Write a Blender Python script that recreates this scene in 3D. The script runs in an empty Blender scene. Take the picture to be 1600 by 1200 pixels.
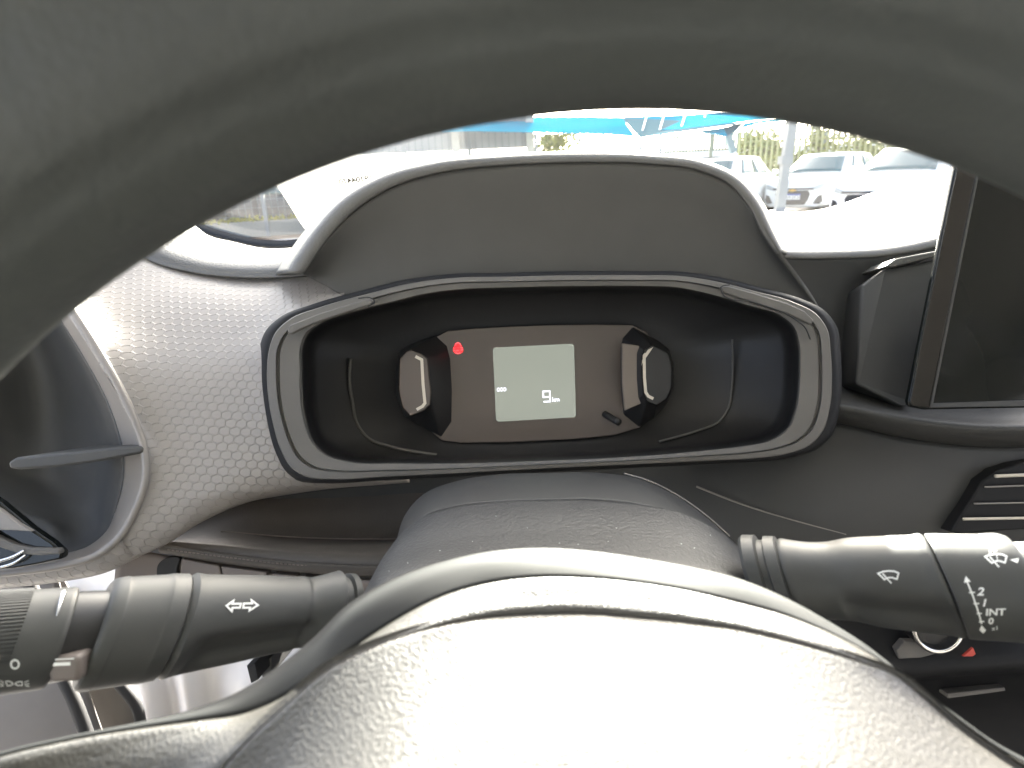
import bpy, bmesh, math, random
from mathutils import Vector, Matrix
from mathutils.bvhtree import BVHTree
R = math.radians
scene = bpy.context.scene
random.seed(7)

# ------------------------------------------------------------------ camera
F = 950.0                      # focal length in photograph pixels (1600 wide)
PITCH, ROLL = R(18.6), R(2.5)
CAM = Vector((0, 0, 1.15))
fwd = Vector((0, math.cos(PITCH), -math.sin(PITCH)))
up0 = Vector((0, math.sin(PITCH), math.cos(PITCH)))
rt0 = Vector((1, 0, 0))
rt = rt0 * math.cos(ROLL) - up0 * math.sin(ROLL)
up = up0 * math.cos(ROLL) + rt0 * math.sin(ROLL)
cd = bpy.data.cameras.new('camera')
cam = bpy.data.objects.new('camera', cd)
scene.collection.objects.link(cam)
m = Matrix((rt, up, -fwd)).transposed().to_4x4()
m.translation = CAM
cam.matrix_world = m
cd.sensor_width = 36
cd.lens = 36 * F / 1600
cd.clip_start = 0.005
cd.clip_end = 2000
cd.dof.use_dof = True
cd.dof.focus_distance = 0.37
cd.dof.aperture_fstop = 17
scene.camera = cam

# ------------------------------------------------------------------ sky, sun, exposure
SUN_EL, SUN_AZ = R(19.8), R(12)          # azimuth: degrees to the right of straight ahead
w = bpy.data.worlds.new('World'); scene.world = w; w.use_nodes = True
nt = w.node_tree
bg = nt.nodes['Background']
sky = nt.nodes.new('ShaderNodeTexSky')
sky.sky_type = 'NISHITA'; sky.sun_disc = False
sky.sun_elevation = SUN_EL; sky.sun_rotation = SUN_AZ
sky.dust_density = 6; sky.ozone_density = .1; sky.air_density = .55
hsv = nt.nodes.new('ShaderNodeHueSaturation'); hsv.inputs['Saturation'].default_value = .7
nt.links.new(sky.outputs[0], hsv.inputs['Color']); nt.links.new(hsv.outputs[0], bg.inputs[0]); bg.inputs[1].default_value = 0.14
sd = bpy.data.lights.new('sun', 'SUN'); sd.energy = 5; sd.angle = R(0.5); sd.color = (1, .96, .88)
so = bpy.data.objects.new('sun', sd); scene.collection.objects.link(so)
to_sun = Vector((math.sin(SUN_AZ) * math.cos(SUN_EL), math.cos(SUN_AZ) * math.cos(SUN_EL), math.sin(SUN_EL)))
so.rotation_euler = to_sun.to_track_quat('Z', 'Y').to_euler(); so.location = (2, 10, 12)
scene.view_settings.view_transform = 'Standard'
scene.view_settings.look = 'None'
scene.view_settings.exposure = 3.25
scene.view_settings.gamma = 1
scene.render.engine = 'CYCLES'
scene.cycles.max_bounces = 8
scene.cycles.diffuse_bounces = 5
scene.cycles.glossy_bounces = 4
scene.cycles.transparent_max_bounces = 12
scene.cycles.sample_clamp_indirect = 8
scene.cycles.use_denoising = True

# ------------------------------------------------------------------ helpers
def ray(px, py):
    return fwd + rt * ((px - 800) / F) + up * ((600 - py) / F)
def Q(px, py, d):
    return CAM + ray(px, py) * d
def QY(px, py, Y):
    r = ray(px, py); return CAM + r * (Y / r.y)
def QZ(px, py, z=0.0):
    r = ray(px, py); return CAM + r * ((z - CAM.z) / r.z)

def cat(pts, n, closed=False):
    """Catmull-Rom through pts, n samples evenly spread by chord length"""
    pts = [tuple(map(float, p)) for p in pts]
    k = len(pts); dim = len(pts[0])
    if closed: ext = [pts[-1]] + pts + [pts[0], pts[1]]; segs = k
    else:
        a = tuple(2*pts[0][i]-pts[1][i] for i in range(dim)); b = tuple(2*pts[-1][i]-pts[-2][i] for i in range(dim))
        ext = [a] + pts + [b]; segs = k - 1
    L = [0.0]
    for i in range(segs):
        p, q = ext[i+1], ext[i+2]
        L.append(L[-1] + max(1e-9, math.sqrt(sum((p[j]-q[j])**2 for j in range(dim)))))
    out = []
    for s in range(n):
        t = L[-1] * s / (n if closed else n - 1)
        i = 0
        while i < segs - 1 and t > L[i+1]: i += 1
        f = min(1.0, max(0.0, (t - L[i]) / (L[i+1] - L[i])))
        p0, p1, p2, p3 = ext[i], ext[i+1], ext[i+2], ext[i+3]
        def tang(a, b, c):
            la = max(1e-9, math.dist(a, b)); lb = max(1e-9, math.dist(b, c))
            return [((b[j]-a[j])/la*lb + (c[j]-b[j])/lb*la)/(la+lb) for j in range(dim)]
        seg = math.dist(p1, p2)
        m1 = [x*seg for x in tang(p0, p1, p2)]; m2 = [x*seg for x in tang(p1, p2, p3)]
        f2, f3 = f*f, f*f*f
        out.append(tuple((2*f3-3*f2+1)*p1[j] + (f3-2*f2+f)*m1[j] + (-2*f3+3*f2)*p2[j] + (f3-f2)*m2[j] for j in range(dim)))
    return out

REG = {}
def col(): return scene.collection
def obj(name, verts, faces, mat, parent=None, local=False, smooth=True, uvs=None, label=None, kind=None, sharp=None):
    """one mesh object; verts in world space (or in the parent's space with local=True)"""
    verts = [Vector(v) for v in verts]
    c = sum(verts, Vector()) / len(verts)
    me = bpy.data.meshes.new(name)
    me.from_pydata([v - c for v in verts], [], faces); me.update()
    if mat: me.materials.append(mat)
    if smooth:
        me.polygons.foreach_set('use_smooth', [True]*len(me.polygons))
        if sharp: me.set_sharp_from_angle(angle=R(sharp))
    if uvs is not None:
        ul = me.uv_layers.new(name='UVMap')
        for l in me.loops: ul.data[l.index].uv = uvs[l.vertex_index]
    o = bpy.data.objects.new(name, me); col().objects.link(o)
    if parent:
        o.parent = parent
        base = Vector((0, 0, 0)) if local else Vector(parent.get('_w', (0, 0, 0)))
    else: base = Vector((0, 0, 0))
    o.location = c - base
    if not local:
        o['_w'] = tuple(c)
        REG[o.name] = (verts, [tuple(f) for f in faces])
    else: REG[o.name] = (verts, [tuple(f) for f in faces])
    if label: o['label'] = label
    if kind: o['kind'] = kind
    return o
def thing(name, label, cat_, loc, group=None, rot=0.0):
    o = bpy.data.objects.new(name, None); col().objects.link(o)
    o.location = loc; o.rotation_euler = (0, 0, rot); o.empty_display_size = .05
    o['label'] = label; o['category'] = cat_; o['_w'] = tuple(loc)
    if group: o['group'] = group
    return o
def tag(o, label, cat_, group=None):
    o['label'] = label; o['category'] = cat_
    if group: o['group'] = group
    return o
def face_camera(verts, faces):
    s = 0
    for f in faces[::max(1, len(faces)//200)]:
        a, b, c = Vector(verts[f[0]]), Vector(verts[f[1]]), Vector(verts[f[2]])
        n = (b-a).cross(c-a); s += n.dot(CAM - a) / (n.length + 1e-12)
    return faces if s > 0 else [tuple(reversed(f)) for f in faces]
def loft(name, rows, mat, parent=None, nu=60, nv=30, thick=.002, world=False, closed=False, smooth_v=True, label=None, flip=False, relax=0):
    """surface through rows of (px, py, depth)"""
    rs = []
    for r in rows:
        pts = r if world else [tuple(Q(*p)) for p in r]
        rs.append(cat(pts, nu, closed))
    if smooth_v:
        cols = [cat([r[i] for r in rs], nv) for i in range(nu)]
        rs = [[cols[i][j] for i in range(nu)] for j in range(nv)]
    if relax:
        import numpy as np
        a = np.array(rs)
        for _ in range(relax):
            a[2:-1, 1:-1] += .5*((a[1:-2, 1:-1] + a[3:, 1:-1] + a[2:-1, :-2] + a[2:-1, 2:])/4 - a[2:-1, 1:-1])
            a[-1, 1:-1] += .5*((a[-1, :-2] + a[-1, 2:])/2 - a[-1, 1:-1])
        rs = [[tuple(p) for p in r] for r in a]
    nvv = len(rs)
    verts = [p for r in rs for p in r]
    faces = []
    for j in range(nvv - 1):
        for i in range(nu if closed else nu - 1):
            i2 = (i + 1) % nu
            faces.append((j*nu+i, j*nu+i2, (j+1)*nu+i2, (j+1)*nu+i))
    faces = face_camera(verts, faces)
    if flip: faces = [tuple(reversed(f)) for f in faces]
    # metric uv
    uvs = []
    lv = [0.0]*nu
    for j in range(nvv):
        lu = 0.0
        for i in range(nu):
            if i: lu += math.dist(rs[j][i], rs[j][i-1])
            if j: lv[i] += math.dist(rs[j][i], rs[j-1][i])
            uvs.append((lu, lv[i]))
    if mat.name.startswith('embossed'): uvs = [(p[0], p[2]*.86 + p[1]*.45) for p in verts]   # pattern drawn square to the panel's face
    o = obj(name, verts, faces, mat, parent, uvs=uvs, label=label)
    if thick:
        md = o.modifiers.new('thickness', 'SOLIDIFY'); md.thickness = thick; md.offset = -1
    return o
def prism(name, pts, depth, thick, mat, parent=None, bevel=.0006, label=None, smooth_n=0, kind=None):
    """solid with a front outline pts=(px,py[,d]); extruded away from the camera by thick metres"""
    if smooth_n: pts = cat(pts, smooth_n, True)
    fr = [Q(p[0], p[1], p[2] if len(p) > 2 else depth) for p in pts]
    n = len(fr)
    bk = [v + fwd * thick for v in fr]
    verts = fr + bk
    # orientation
    area = sum(pts[i][0]*pts[(i+1) % n][1] - pts[(i+1) % n][0]*pts[i][1] for i in range(n))
    idx = list(range(n))
    if area > 0: front = tuple(reversed(idx))
    else: front = tuple(idx)
    faces = [front, tuple(n + i for i in reversed(front))]
    for k in range(n):
        a, b = front[k], front[(k+1) % n]
        faces.append((a, n + a, n + b, b))
    o = obj(name, verts, faces, mat, parent, label=label, kind=kind, sharp=30)
    if bevel:
        md = o.modifiers.new('bevel', 'BEVEL'); md.width = bevel; md.segments = 2; md.limit_method = 'ANGLE'; md.angle_limit = R(40)
    return o
def tube(name, pts, rad, mat, parent=None, n=10, samples=40, world=False, local=False, label=None, squash=None, kind=None):
    P = [Vector(p) for p in cat([tuple(Q(*p)) for p in pts] if not world else [tuple(p) for p in pts], samples)]
    verts, faces = [], []
    prev = None
    for i, p in enumerate(P):
        t = (P[min(i+1, len(P)-1)] - P[max(i-1, 0)]).normalized()
        a = t.cross(Vector((0.13, .2, .97)) if abs(t.z) < .9 else Vector((1, 0.1, 0))).normalized()
        if prev is not None:
            a = (prev - t * prev.dot(t)).normalized()
        prev = a
        b = t.cross(a)
        f = i / (len(P)-1)
        r = rad if not isinstance(rad, (list, tuple)) else rad[0] + (rad[1]-rad[0])*f
        for k in range(n):
            th = 2*math.pi*k/n
            verts.append(p + a*(r*math.cos(th)) + b*(r*math.sin(th)*(squash or 1)))
    for i in range(len(P)-1):
        for k in range(n):
            k2 = (k+1) % n
            faces.append((i*n+k, i*n+k2, (i+1)*n+k2, (i+1)*n+k))
    faces.append(tuple(reversed(range(n)))); faces.append(tuple((len(P)-1)*n + k for k in range(n)))
    return obj(name, verts, faces, mat, parent, local=local, label=label, kind=kind)

def box_vf(x0, x1, y0, y1, z0, z1):
    v = [(x0,y0,z0),(x1,y0,z0),(x1,y1,z0),(x0,y1,z0),(x0,y0,z1),(x1,y0,z1),(x1,y1,z1),(x0,y1,z1)]
    f = [(0,3,2,1),(4,5,6,7),(0,1,5,4),(1,2,6,5),(2,3,7,6),(3,0,4,7)]
    return v, f
class MB:
    def __init__(s): s.v = []; s.f = []
    def add(s, v, f):
        k = len(s.v); s.v += [Vector(p) for p in v]; s.f += [tuple(i+k for i in q) for q in f]; return s
    def box(s, *a): return s.add(*box_vf(*a))
    def bar(s, a, b, wx, wy=None):
        """box beam from a to b"""
        a, b = Vector(a), Vector(b); wy = wy or wx
        t = (b-a).normalized(); u = t.cross(Vector((0,0,1)) if abs(t.z) < .95 else Vector((0,1,0))).normalized(); q = t.cross(u)
        v = [p + u*(sx*wx/2) + q*(sy*wy/2) for p in (a, b) for sx, sy in ((-1,-1),(1,-1),(1,1),(-1,1))]
        return s.add(v, [(0,1,2,3),(7,6,5,4),(0,4,5,1),(1,5,6,2),(2,6,7,3),(3,7,4,0)])
    def build(s, name, mat, parent=None, **k):
        k.setdefault('smooth', False)
        return obj(name, s.v, s.f, mat, parent, **k)

# print on a surface: ribbons / outlines in photo pixels dropped onto the real surface
def ribbon(pts, wd, closed=False, step=5):
    P = [Vector((p[0], p[1])) for p in pts]
    if closed: P.append(P[0].copy())
    d = []
    for i in range(len(P)-1):
        k = max(1, int((P[i+1]-P[i]).length/step))
        for j in range(k): d.append(P[i].lerp(P[i+1], j/k))
    d.append(P[-1])
    V, Fc = [], []
    for i, p in enumerate(d):
        a = d[i]-d[i-1] if i else (d[i]-d[-2] if closed else d[1]-d[0])
        b = d[i+1]-d[i] if i < len(d)-1 else (d[1]-d[0] if closed else d[-1]-d[-2])
        if a.length < 1e-6: a = b
        if b.length < 1e-6: b = a
        a = a.normalized(); b = b.normalized()
        t = a + b
        t = t.normalized() if t.length > 1e-3 else a
        nrm = Vector((-t.y, t.x)); c = max(.45, nrm.dot(Vector((-a.y, a.x))))
        V += [p + nrm*(wd/2/c), p - nrm*(wd/2/c)]
    for i in range(len(d)-1): Fc.append((2*i, 2*i+1, 2*i+3, 2*i+2))
    return V, Fc
def poly_px(pts): return [Vector(p) for p in pts], [tuple(range(len(pts)))]
def text_px(s, x, y, h, rot=0.0, shear=0.0, aspect=1.0, bold=.012):
    cu = bpy.data.curves.new('glyphs', 'FONT'); cu.body = s; cu.size = 1; cu.align_x = 'CENTER'; cu.align_y = 'CENTER'
    cu.resolution_u = 3; cu.offset = bold
    ob = bpy.data.objects.new('glyphs', cu); col().objects.link(ob)
    dg = bpy.context.evaluated_depsgraph_get()
    me = bpy.data.meshes.new_from_object(ob.evaluated_get(dg))
    c, s_ = math.cos(rot), math.sin(rot)
    V = []
    for v in me.vertices:
        a, b = v.co.x * h * 1.4 * aspect, -v.co.y * h * 1.4
        a += shear * b
        V.append(Vector((x + a*c - b*s_, y + a*s_ + b*c)))
    Fc = [tuple(p.vertices) for p in me.polygons]
    bpy.data.objects.remove(ob); bpy.data.meshes.remove(me)
    return V, Fc
def printed(name, target, shapes, mat, parent, off=.00025, label=None):
    bv = BVHTree.FromPolygons(*[list(x) for x in REG[target.name]])
    V, Fc = [], []
    for sv, sf in shapes:
        k = len(V)
        for p in sv:
            r = ray(p[0], p[1]).normalized()
            hit, n, i, dist = bv.ray_cast(CAM, r)
            if hit is None:
                hit, n, i, dist = bv.find_nearest(CAM + r*.2)
            V.append(hit - r * off)
        Fc += [tuple(j+k for j in f) for f in sf]
    Fc = face_camera(V, Fc)
    return obj(name, V, Fc, mat, parent, smooth=False, label=label)

# ------------------------------------------------------------------ materials
def principled(name, color, rough=.5, spec=.5, metal=0.0, coat=0.0):
    mt = bpy.data.materials.new(name); mt.use_nodes = True
    b = mt.node_tree.nodes['Principled BSDF']
    b.inputs['Base Color'].default_value = (*color, 1); b.inputs['Roughness'].default_value = rough
    b.inputs['Specular IOR Level'].default_value = spec; b.inputs['Metallic'].default_value = metal
    b.inputs['Coat Weight'].default_value = coat; b.inputs['Coat Roughness'].default_value = .05
    return mt, b, mt.node_tree
def N(t, typ, **k):
    n = t.nodes.new(typ)
    for a, v in k.items(): setattr(n, a, v)
    return n
def math_(t, op, a, b=None, c=None):
    n = N(t, 'ShaderNodeMath', operation=op)
    for i, x in enumerate((a, b, c)):
        if x is None: continue
        if isinstance(x, (int, float)): n.inputs[i].default_value = x
        else: t.links.new(x, n.inputs[i])
    return n.outputs[0]
def dustcolor(t, b, color, amount=.25, scale=30):
    """slight uneven tone from handling and dirt"""
    tc = N(t, 'ShaderNodeTexCoord')
    no = N(t, 'ShaderNodeTexNoise'); no.inputs['Scale'].default_value = scale; no.inputs['Detail'].default_value = 6
    t.links.new(tc.outputs['Object'], no.inputs['Vector'])
    mx = N(t, 'ShaderNodeMix', data_type='RGBA')
    mx.inputs[6].default_value = (*[c*(1-amount) for c in color], 1)
    mx.inputs[7].default_value = (*[min(1, c*(1+amount)) for c in color], 1)
    t.links.new(no.outputs['Fac'], mx.inputs[0]); t.links.new(mx.outputs[2], b.inputs['Base Color'])
    return tc, no
def grained(name, color, rough=.5, cell=.0011, depth=.00012, spec=.5, stretch=(1, 1, 1), strength=.8, amount=.2, fine=False):
    """moulded leather grain: cells between wandering grooves"""
    mt, b, t = principled(name, color, rough, spec)
    tc, no = dustcolor(t, b, color, amount)
    mp = N(t, 'ShaderNodeMapping'); mp.inputs['Scale'].default_value = stretch
    t.links.new(tc.outputs['Object'], mp.inputs['Vector'])
    wob = N(t, 'ShaderNodeTexNoise'); wob.inputs['Scale'].default_value = .8/cell; wob.inputs['Detail'].default_value = 2
    t.links.new(mp.outputs[0], wob.inputs['Vector'])
    sc = N(t, 'ShaderNodeVectorMath', operation='SCALE'); sc.inputs['Scale'].default_value = cell*.8
    t.links.new(wob.outputs['Color'], sc.inputs[0])
    ad = N(t, 'ShaderNodeVectorMath', operation='ADD')
    t.links.new(mp.outputs[0], ad.inputs[0]); t.links.new(sc.outputs[0], ad.inputs[1])
    vo = N(t, 'ShaderNodeTexVoronoi', feature='SMOOTH_F1'); vo.inputs['Scale'].default_value = 1/cell
    vo.inputs['Smoothness'].default_value = .25
    t.links.new(ad.outputs[0], vo.inputs['Vector'])
    h = math_(t, 'MULTIPLY', vo.outputs['Distance'], -1.0)
    n2 = N(t, 'ShaderNodeTexNoise'); n2.inputs['Scale'].default_value = 3.2/cell; n2.inputs['Detail'].default_value = 2
    t.links.new(tc.outputs['Object'], n2.inputs['Vector'])
    h = math_(t, 'MULTIPLY_ADD', n2.outputs['Fac'], .15, h)
    bp = N(t, 'ShaderNodeBump'); bp.inputs['Strength'].default_value = strength; bp.inputs['Distance'].default_value = depth
    t.links.new(h, bp.inputs['Height']); t.links.new(bp.outputs[0], b.inputs['Normal'])
    return mt
def smooth_plastic(name, color, rough=.42, spec=.5, amount=.18, grain=.0004, depth=.00002):
    mt, b, t = principled(name, color, rough, spec)
    tc, no = dustcolor(t, b, color, amount, 40)
    n2 = N(t, 'ShaderNodeTexNoise'); n2.inputs['Scale'].default_value = 1/grain; n2.inputs['Detail'].default_value = 2
    t.links.new(tc.outputs['Object'], n2.inputs['Vector'])
    bp = N(t, 'ShaderNodeBump'); bp.inputs['Strength'].default_value = .6; bp.inputs['Distance'].default_value = depth
    t.links.new(n2.outputs['Fac'], bp.inputs['Height']); t.links.new(bp.outputs[0], b.inputs['Normal'])
    rr = N(t, 'ShaderNodeMapRange'); rr.inputs['To Min'].default_value = max(.05, rough-.08); rr.inputs['To Max'].default_value = rough+.08
    t.links.new(no.outputs['Fac'], rr.inputs['Value']); t.links.new(rr.outputs[0], b.inputs['Roughness'])
    return mt
def emissive(name, color, strength, base=(.02, .02, .02), rough=.3):
    mt, b, t = principled(name, base, rough)
    b.inputs['Emission Color'].default_value = (*color, 1); b.inputs['Emission Strength'].default_value = strength
    return mt
def hexpanel(name, color):
    """silver grey moulding with small embossed hexagons whose facets tilt"""
    mt, b, t = principled(name, color, .42, .5)
    tc, no = dustcolor(t, b, color, .06, 25)
    uv = N(t, 'ShaderNodeUVMap')
    mp = N(t, 'ShaderNodeMapping'); mp.inputs['Scale'].default_value = (1/.0062, 1/.0053, 1); mp.inputs['Location'].default_value = (500, 500, 0)
    mp.inputs['Rotation'].default_value = (0, 0, R(6))
    t.links.new(uv.outputs[0], mp.inputs[0])
    def vm(op, a, bb):
        n = N(t, 'ShaderNodeVectorMath', operation=op)
        for i, x in enumerate((a, bb)):
            if isinstance(x, tuple): n.inputs[i].default_value = x
            else: t.links.new(x, n.inputs[i])
        return n
    r_, h_ = (1, 1.732, 1), (.5, .866, .5)
    a = vm('SUBTRACT', vm('MODULO', mp.outputs[0], r_).outputs[0], h_).outputs[0]
    bq = vm('SUBTRACT', vm('MODULO', vm('ADD', mp.outputs[0], h_).outputs[0], r_).outputs[0], h_).outputs[0]
    def flat(v): return vm('MULTIPLY', v, (1, 1, 0)).outputs[0]
    a, bq = flat(a), flat(bq)
    da = vm('DOT_PRODUCT', a, a).outputs['Value']; db = vm('DOT_PRODUCT', bq, bq).outputs['Value']
    less = math_(t, 'LESS_THAN', da, db)
    mx = N(t, 'ShaderNodeMix', data_type='VECTOR'); t.links.new(less, mx.inputs[0]); t.links.new(bq, mx.inputs[4]); t.links.new(a, mx.inputs[5])
    g = mx.outputs[1]
    ab = N(t, 'ShaderNodeVectorMath', operation='ABSOLUTE'); t.links.new(g, ab.inputs[0])
    d2 = vm('DOT_PRODUCT', ab.outputs[0], (.5, .866, 0)).outputs['Value']
    sx = N(t, 'ShaderNodeSeparateXYZ'); t.links.new(ab.outputs[0], sx.inputs[0])
    hd = math_(t, 'MAXIMUM', d2, sx.outputs[0])
    sg = N(t, 'ShaderNodeSeparateXYZ'); t.links.new(g, sg.inputs[0])
    # raised Y ribs along cell edges, cell floor tilted
    rib = N(t, 'ShaderNodeMapRange', interpolation_type='SMOOTHSTEP'); rib.inputs['From Min'].default_value = .36; rib.inputs['From Max'].default_value = .46
    t.links.new(hd, rib.inputs['Value'])
    side = math_(t, 'LESS_THAN', sg.outputs[0], .12)
    hgt = math_(t, 'MULTIPLY', rib.outputs[0], side)
    hgt = math_(t, 'MULTIPLY_ADD', sg.outputs[1], .7, hgt)
    bp = N(t, 'ShaderNodeBump'); bp.inputs['Strength'].default_value = .9; bp.inputs['Distance'].default_value = .00040
    t.links.new(hgt, bp.inputs['Height']); t.links.new(bp.outputs[0], b.inputs['Normal'])
    return mt
def translucent(name, color, trans=.5, rough_noise=0):
    mt = bpy.data.materials.new(name); mt.use_nodes = True; t = mt.node_tree
    t.nodes.remove(t.nodes['Principled BSDF']); out = t.nodes['Material Output']
    d = N(t, 'ShaderNodeBsdfDiffuse'); tr = N(t, 'ShaderNodeBsdfTranslucent'); mx = N(t, 'ShaderNodeMixShader')
    d.inputs[0].default_value = (*color, 1); tr.inputs[0].default_value = (*color, 1); mx.inputs[0].default_value = trans
    t.links.new(d.outputs[0], mx.inputs[1]); t.links.new(tr.outputs[0], mx.inputs[2]); t.links.new(mx.outputs[0], out.inputs[0])
    return mt
def clearglass(name, tint=(.86, .90, .88), gloss=.06, dust_haze=0):
    mt = bpy.data.materials.new(name); mt.use_nodes = True; t = mt.node_tree
    t.nodes.remove(t.nodes['Principled BSDF']); out = t.nodes['Material Output']
    a = N(t, 'ShaderNodeBsdfTransparent'); a.inputs[0].default_value = (*tint, 1)
    g = N(t, 'ShaderNodeBsdfGlossy'); g.inputs['Roughness'].default_value = .02
    fr = N(t, 'ShaderNodeFresnel'); fr.inputs[0].default_value = 1.35
    mx = N(t, 'ShaderNodeMixShader')
    if dust_haze:  # invented dust film; its glow lays a milky veil of glare over the view
        du = N(t, 'ShaderNodeBsdfTranslucent'); du.inputs[0].default_value = (.9, .9, .88, 1); dm = N(t, 'ShaderNodeMixShader')
        tc = N(t, 'ShaderNodeTexCoord'); no = N(t, 'ShaderNodeTexNoise'); no.inputs['Scale'].default_value = 14; no.inputs['Detail'].default_value = 7
        t.links.new(tc.outputs['Object'], no.inputs['Vector'])
        t.links.new(math_(t, 'MULTIPLY', no.outputs['Fac'], dust_haze*2), dm.inputs[0])
        t.links.new(a.outputs[0], dm.inputs[1]); t.links.new(du.outputs[0], dm.inputs[2]); a = dm
    t.links.new(math_(t, 'MULTIPLY', fr.outputs[0], gloss/.06), mx.inputs[0]); t.links.new(a.outputs[0], mx.inputs[1]); t.links.new(g.outputs[0], mx.inputs[2]); t.links.new(mx.outputs[0], out.inputs[0])
    return mt
M = {}
M['rim'] = grained('rim_leather', (.064, .070, .067), .5, .0017, .00016, .4, strength=.7)
M['pad'] = grained('pad_grain', (.043, .040, .034), .35, .00066, .00017, .85, stretch=(1.3, .75, .75), strength=.9)
M['hub_smooth'] = smooth_plastic('hub_smooth_plastic', (.020, .021, .021), .6, .22)
M['shroud'] = grained('shroud_grain', (.026, .027, .029), .5, .0014, .00030, .5)
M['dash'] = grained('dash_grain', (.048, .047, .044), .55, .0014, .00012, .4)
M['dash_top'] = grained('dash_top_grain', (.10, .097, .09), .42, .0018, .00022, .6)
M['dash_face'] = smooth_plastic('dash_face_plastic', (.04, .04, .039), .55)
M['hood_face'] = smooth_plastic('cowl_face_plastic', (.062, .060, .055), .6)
M['bezel'] = smooth_plastic('bezel_plastic', (.115, .108, .098), .55)
M['black'] = smooth_plastic('matt_black_plastic', (.012, .012, .013), .6, .25)
M['black2'] = smooth_plastic('gauge_black_plastic', (.018, .017, .017), .5)
M['face'] = smooth_plastic('gauge_face_film', (.105, .083, .069), .45, amount=.05)
M['lit_facet'] = smooth_plastic('lit_facet_plastic', (.17, .14, .115), .5)
M['chevron'] = smooth_plastic('light_guide_strip', (.62, .56, .47), .4, amount=.03)
M['hex'] = hexpanel('embossed_silver_trim', (.31, .288, .268))
M['trimlip'] = smooth_plastic('trim_lip_plastic', (.24, .22, .20), .4, amount=.05)
M['pocket'] = smooth_plastic('pocket_plastic', (.055, .054, .05), .6)
M['gloss'] = principled('piano_black', (.008, .0095, .009), .10, .28)[0]
M['chrome'] = principled('satin_chrome', (.75, .74, .72), .18, metal=1)[0]
M['stalk'] = smooth_plastic('stalk_plastic', (.052, .053, .051), .52, depth=.00003)
M['stalk_dark'] = smooth_plastic('stalk_dark_plastic', (.016, .016, .017), .4)
M['white_print'] = principled('white_print', (.85, .86, .84), .5)[0]
M['knee'] = grained('knee_pad_grain', (.065, .058, .052), .55, .0013, .0001, .4, stretch=(1, .5, .5))
M['switch'] = smooth_plastic('switch_plastic', (.16, .135, .12), .55, amount=.06)
M['warn'] = emissive('warning_lamp_red', (1, .0, .006), .22)
M['warn_hot'] = emissive('warning_lamp_symbol', (1, .14, .15), .24)
M['digit'] = emissive('lcd_digit_light', (.86, .86, 1), .26)
M['door'] = smooth_plastic('door_card_plastic', (.14, .13, .12), .6)
M['sheet'] = smooth_plastic('white_film', (.62, .61, .60), .35, amount=.03)
M['seal'] = smooth_plastic('rubber_seal', (.02, .02, .02), .7)
M['headliner'] = smooth_plastic('headliner_cloth', (.55, .54, .5), .9)
M['red_print'] = principled('red_print', (.55, .07, .05), .5)[0]
M['grey_print'] = principled('grey_print', (.2, .2, .19), .6)[0]
M['frit'] = principled('glass_frit', (.012, .014, .018), .25)[0]
M['glass'] = clearglass('windscreen_glass', dust_haze=.009)  # glare haze is put into the pane as a thin translucent film
M['paper'] = translucent('paper', (.85, .85, .84), .45)
M['ink'] = translucent('ink_seen_through_paper', (.03, .023, .018), .2)

_t = M['gloss'].node_tree; _n = N(_t, 'ShaderNodeTexNoise'); _n.inputs['Scale'].default_value = 22; _n.inputs['Detail'].default_value = 5; _c = N(_t, 'ShaderNodeTexCoord')
_r = N(_t, 'ShaderNodeMapRange'); _r.inputs['From Min'].default_value = .45; _r.inputs['From Max'].default_value = .7; _r.inputs['To Min'].default_value = .06; _r.inputs['To Max'].default_value = .3
_t.links.new(_c.outputs['Object'], _n.inputs['Vector']); _t.links.new(_n.outputs['Fac'], _r.inputs['Value']); _t.links.new(_r.outputs[0], _t.nodes['Principled BSDF'].inputs['Roughness'])
# LCD panel: backlit screen, a touch uneven
mt, b, t = principled('lcd_screen', (.075, .08, .072), .25); M['lcd'] = mt
b.inputs['Emission Color'].default_value = (.62, .66, .55, 1); b.inputs['Emission Strength'].default_value = .05

# ================================================================== SETTING (outdoors)
def ground_mat():
    mt, b, t = principled('pale_concrete', (.36, .35, .33), .85)
    tc = N(t, 'ShaderNodeTexCoord'); no = N(t, 'ShaderNodeTexNoise'); no.inputs['Scale'].default_value = .8; no.inputs['Detail'].default_value = 8
    t.links.new(tc.outputs['Object'], no.inputs['Vector'])
    mx = N(t, 'ShaderNodeMix', data_type='RGBA'); mx.inputs[6].default_value = (.28, .27, .25, 1); mx.inputs[7].default_value = (.42, .41, .39, 1)
    t.links.new(no.outputs['Fac'], mx.inputs[0]); t.links.new(mx.outputs[2], b.inputs['Base Color'])
    return mt
gd = obj('ground', [(-900, -900, 0), (900, -900, 0), (900, 900, 0), (-900, 900, 0)], [(0, 1, 2, 3)], ground_mat(), smooth=False, kind='structure')

# ================================================================== THE CAR'S CABIN SHELL
dash = thing('dashboard', 'dark grey dashboard with silver embossed panel around the gauge cluster', 'dashboard', Q(850, 600, .42))
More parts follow.
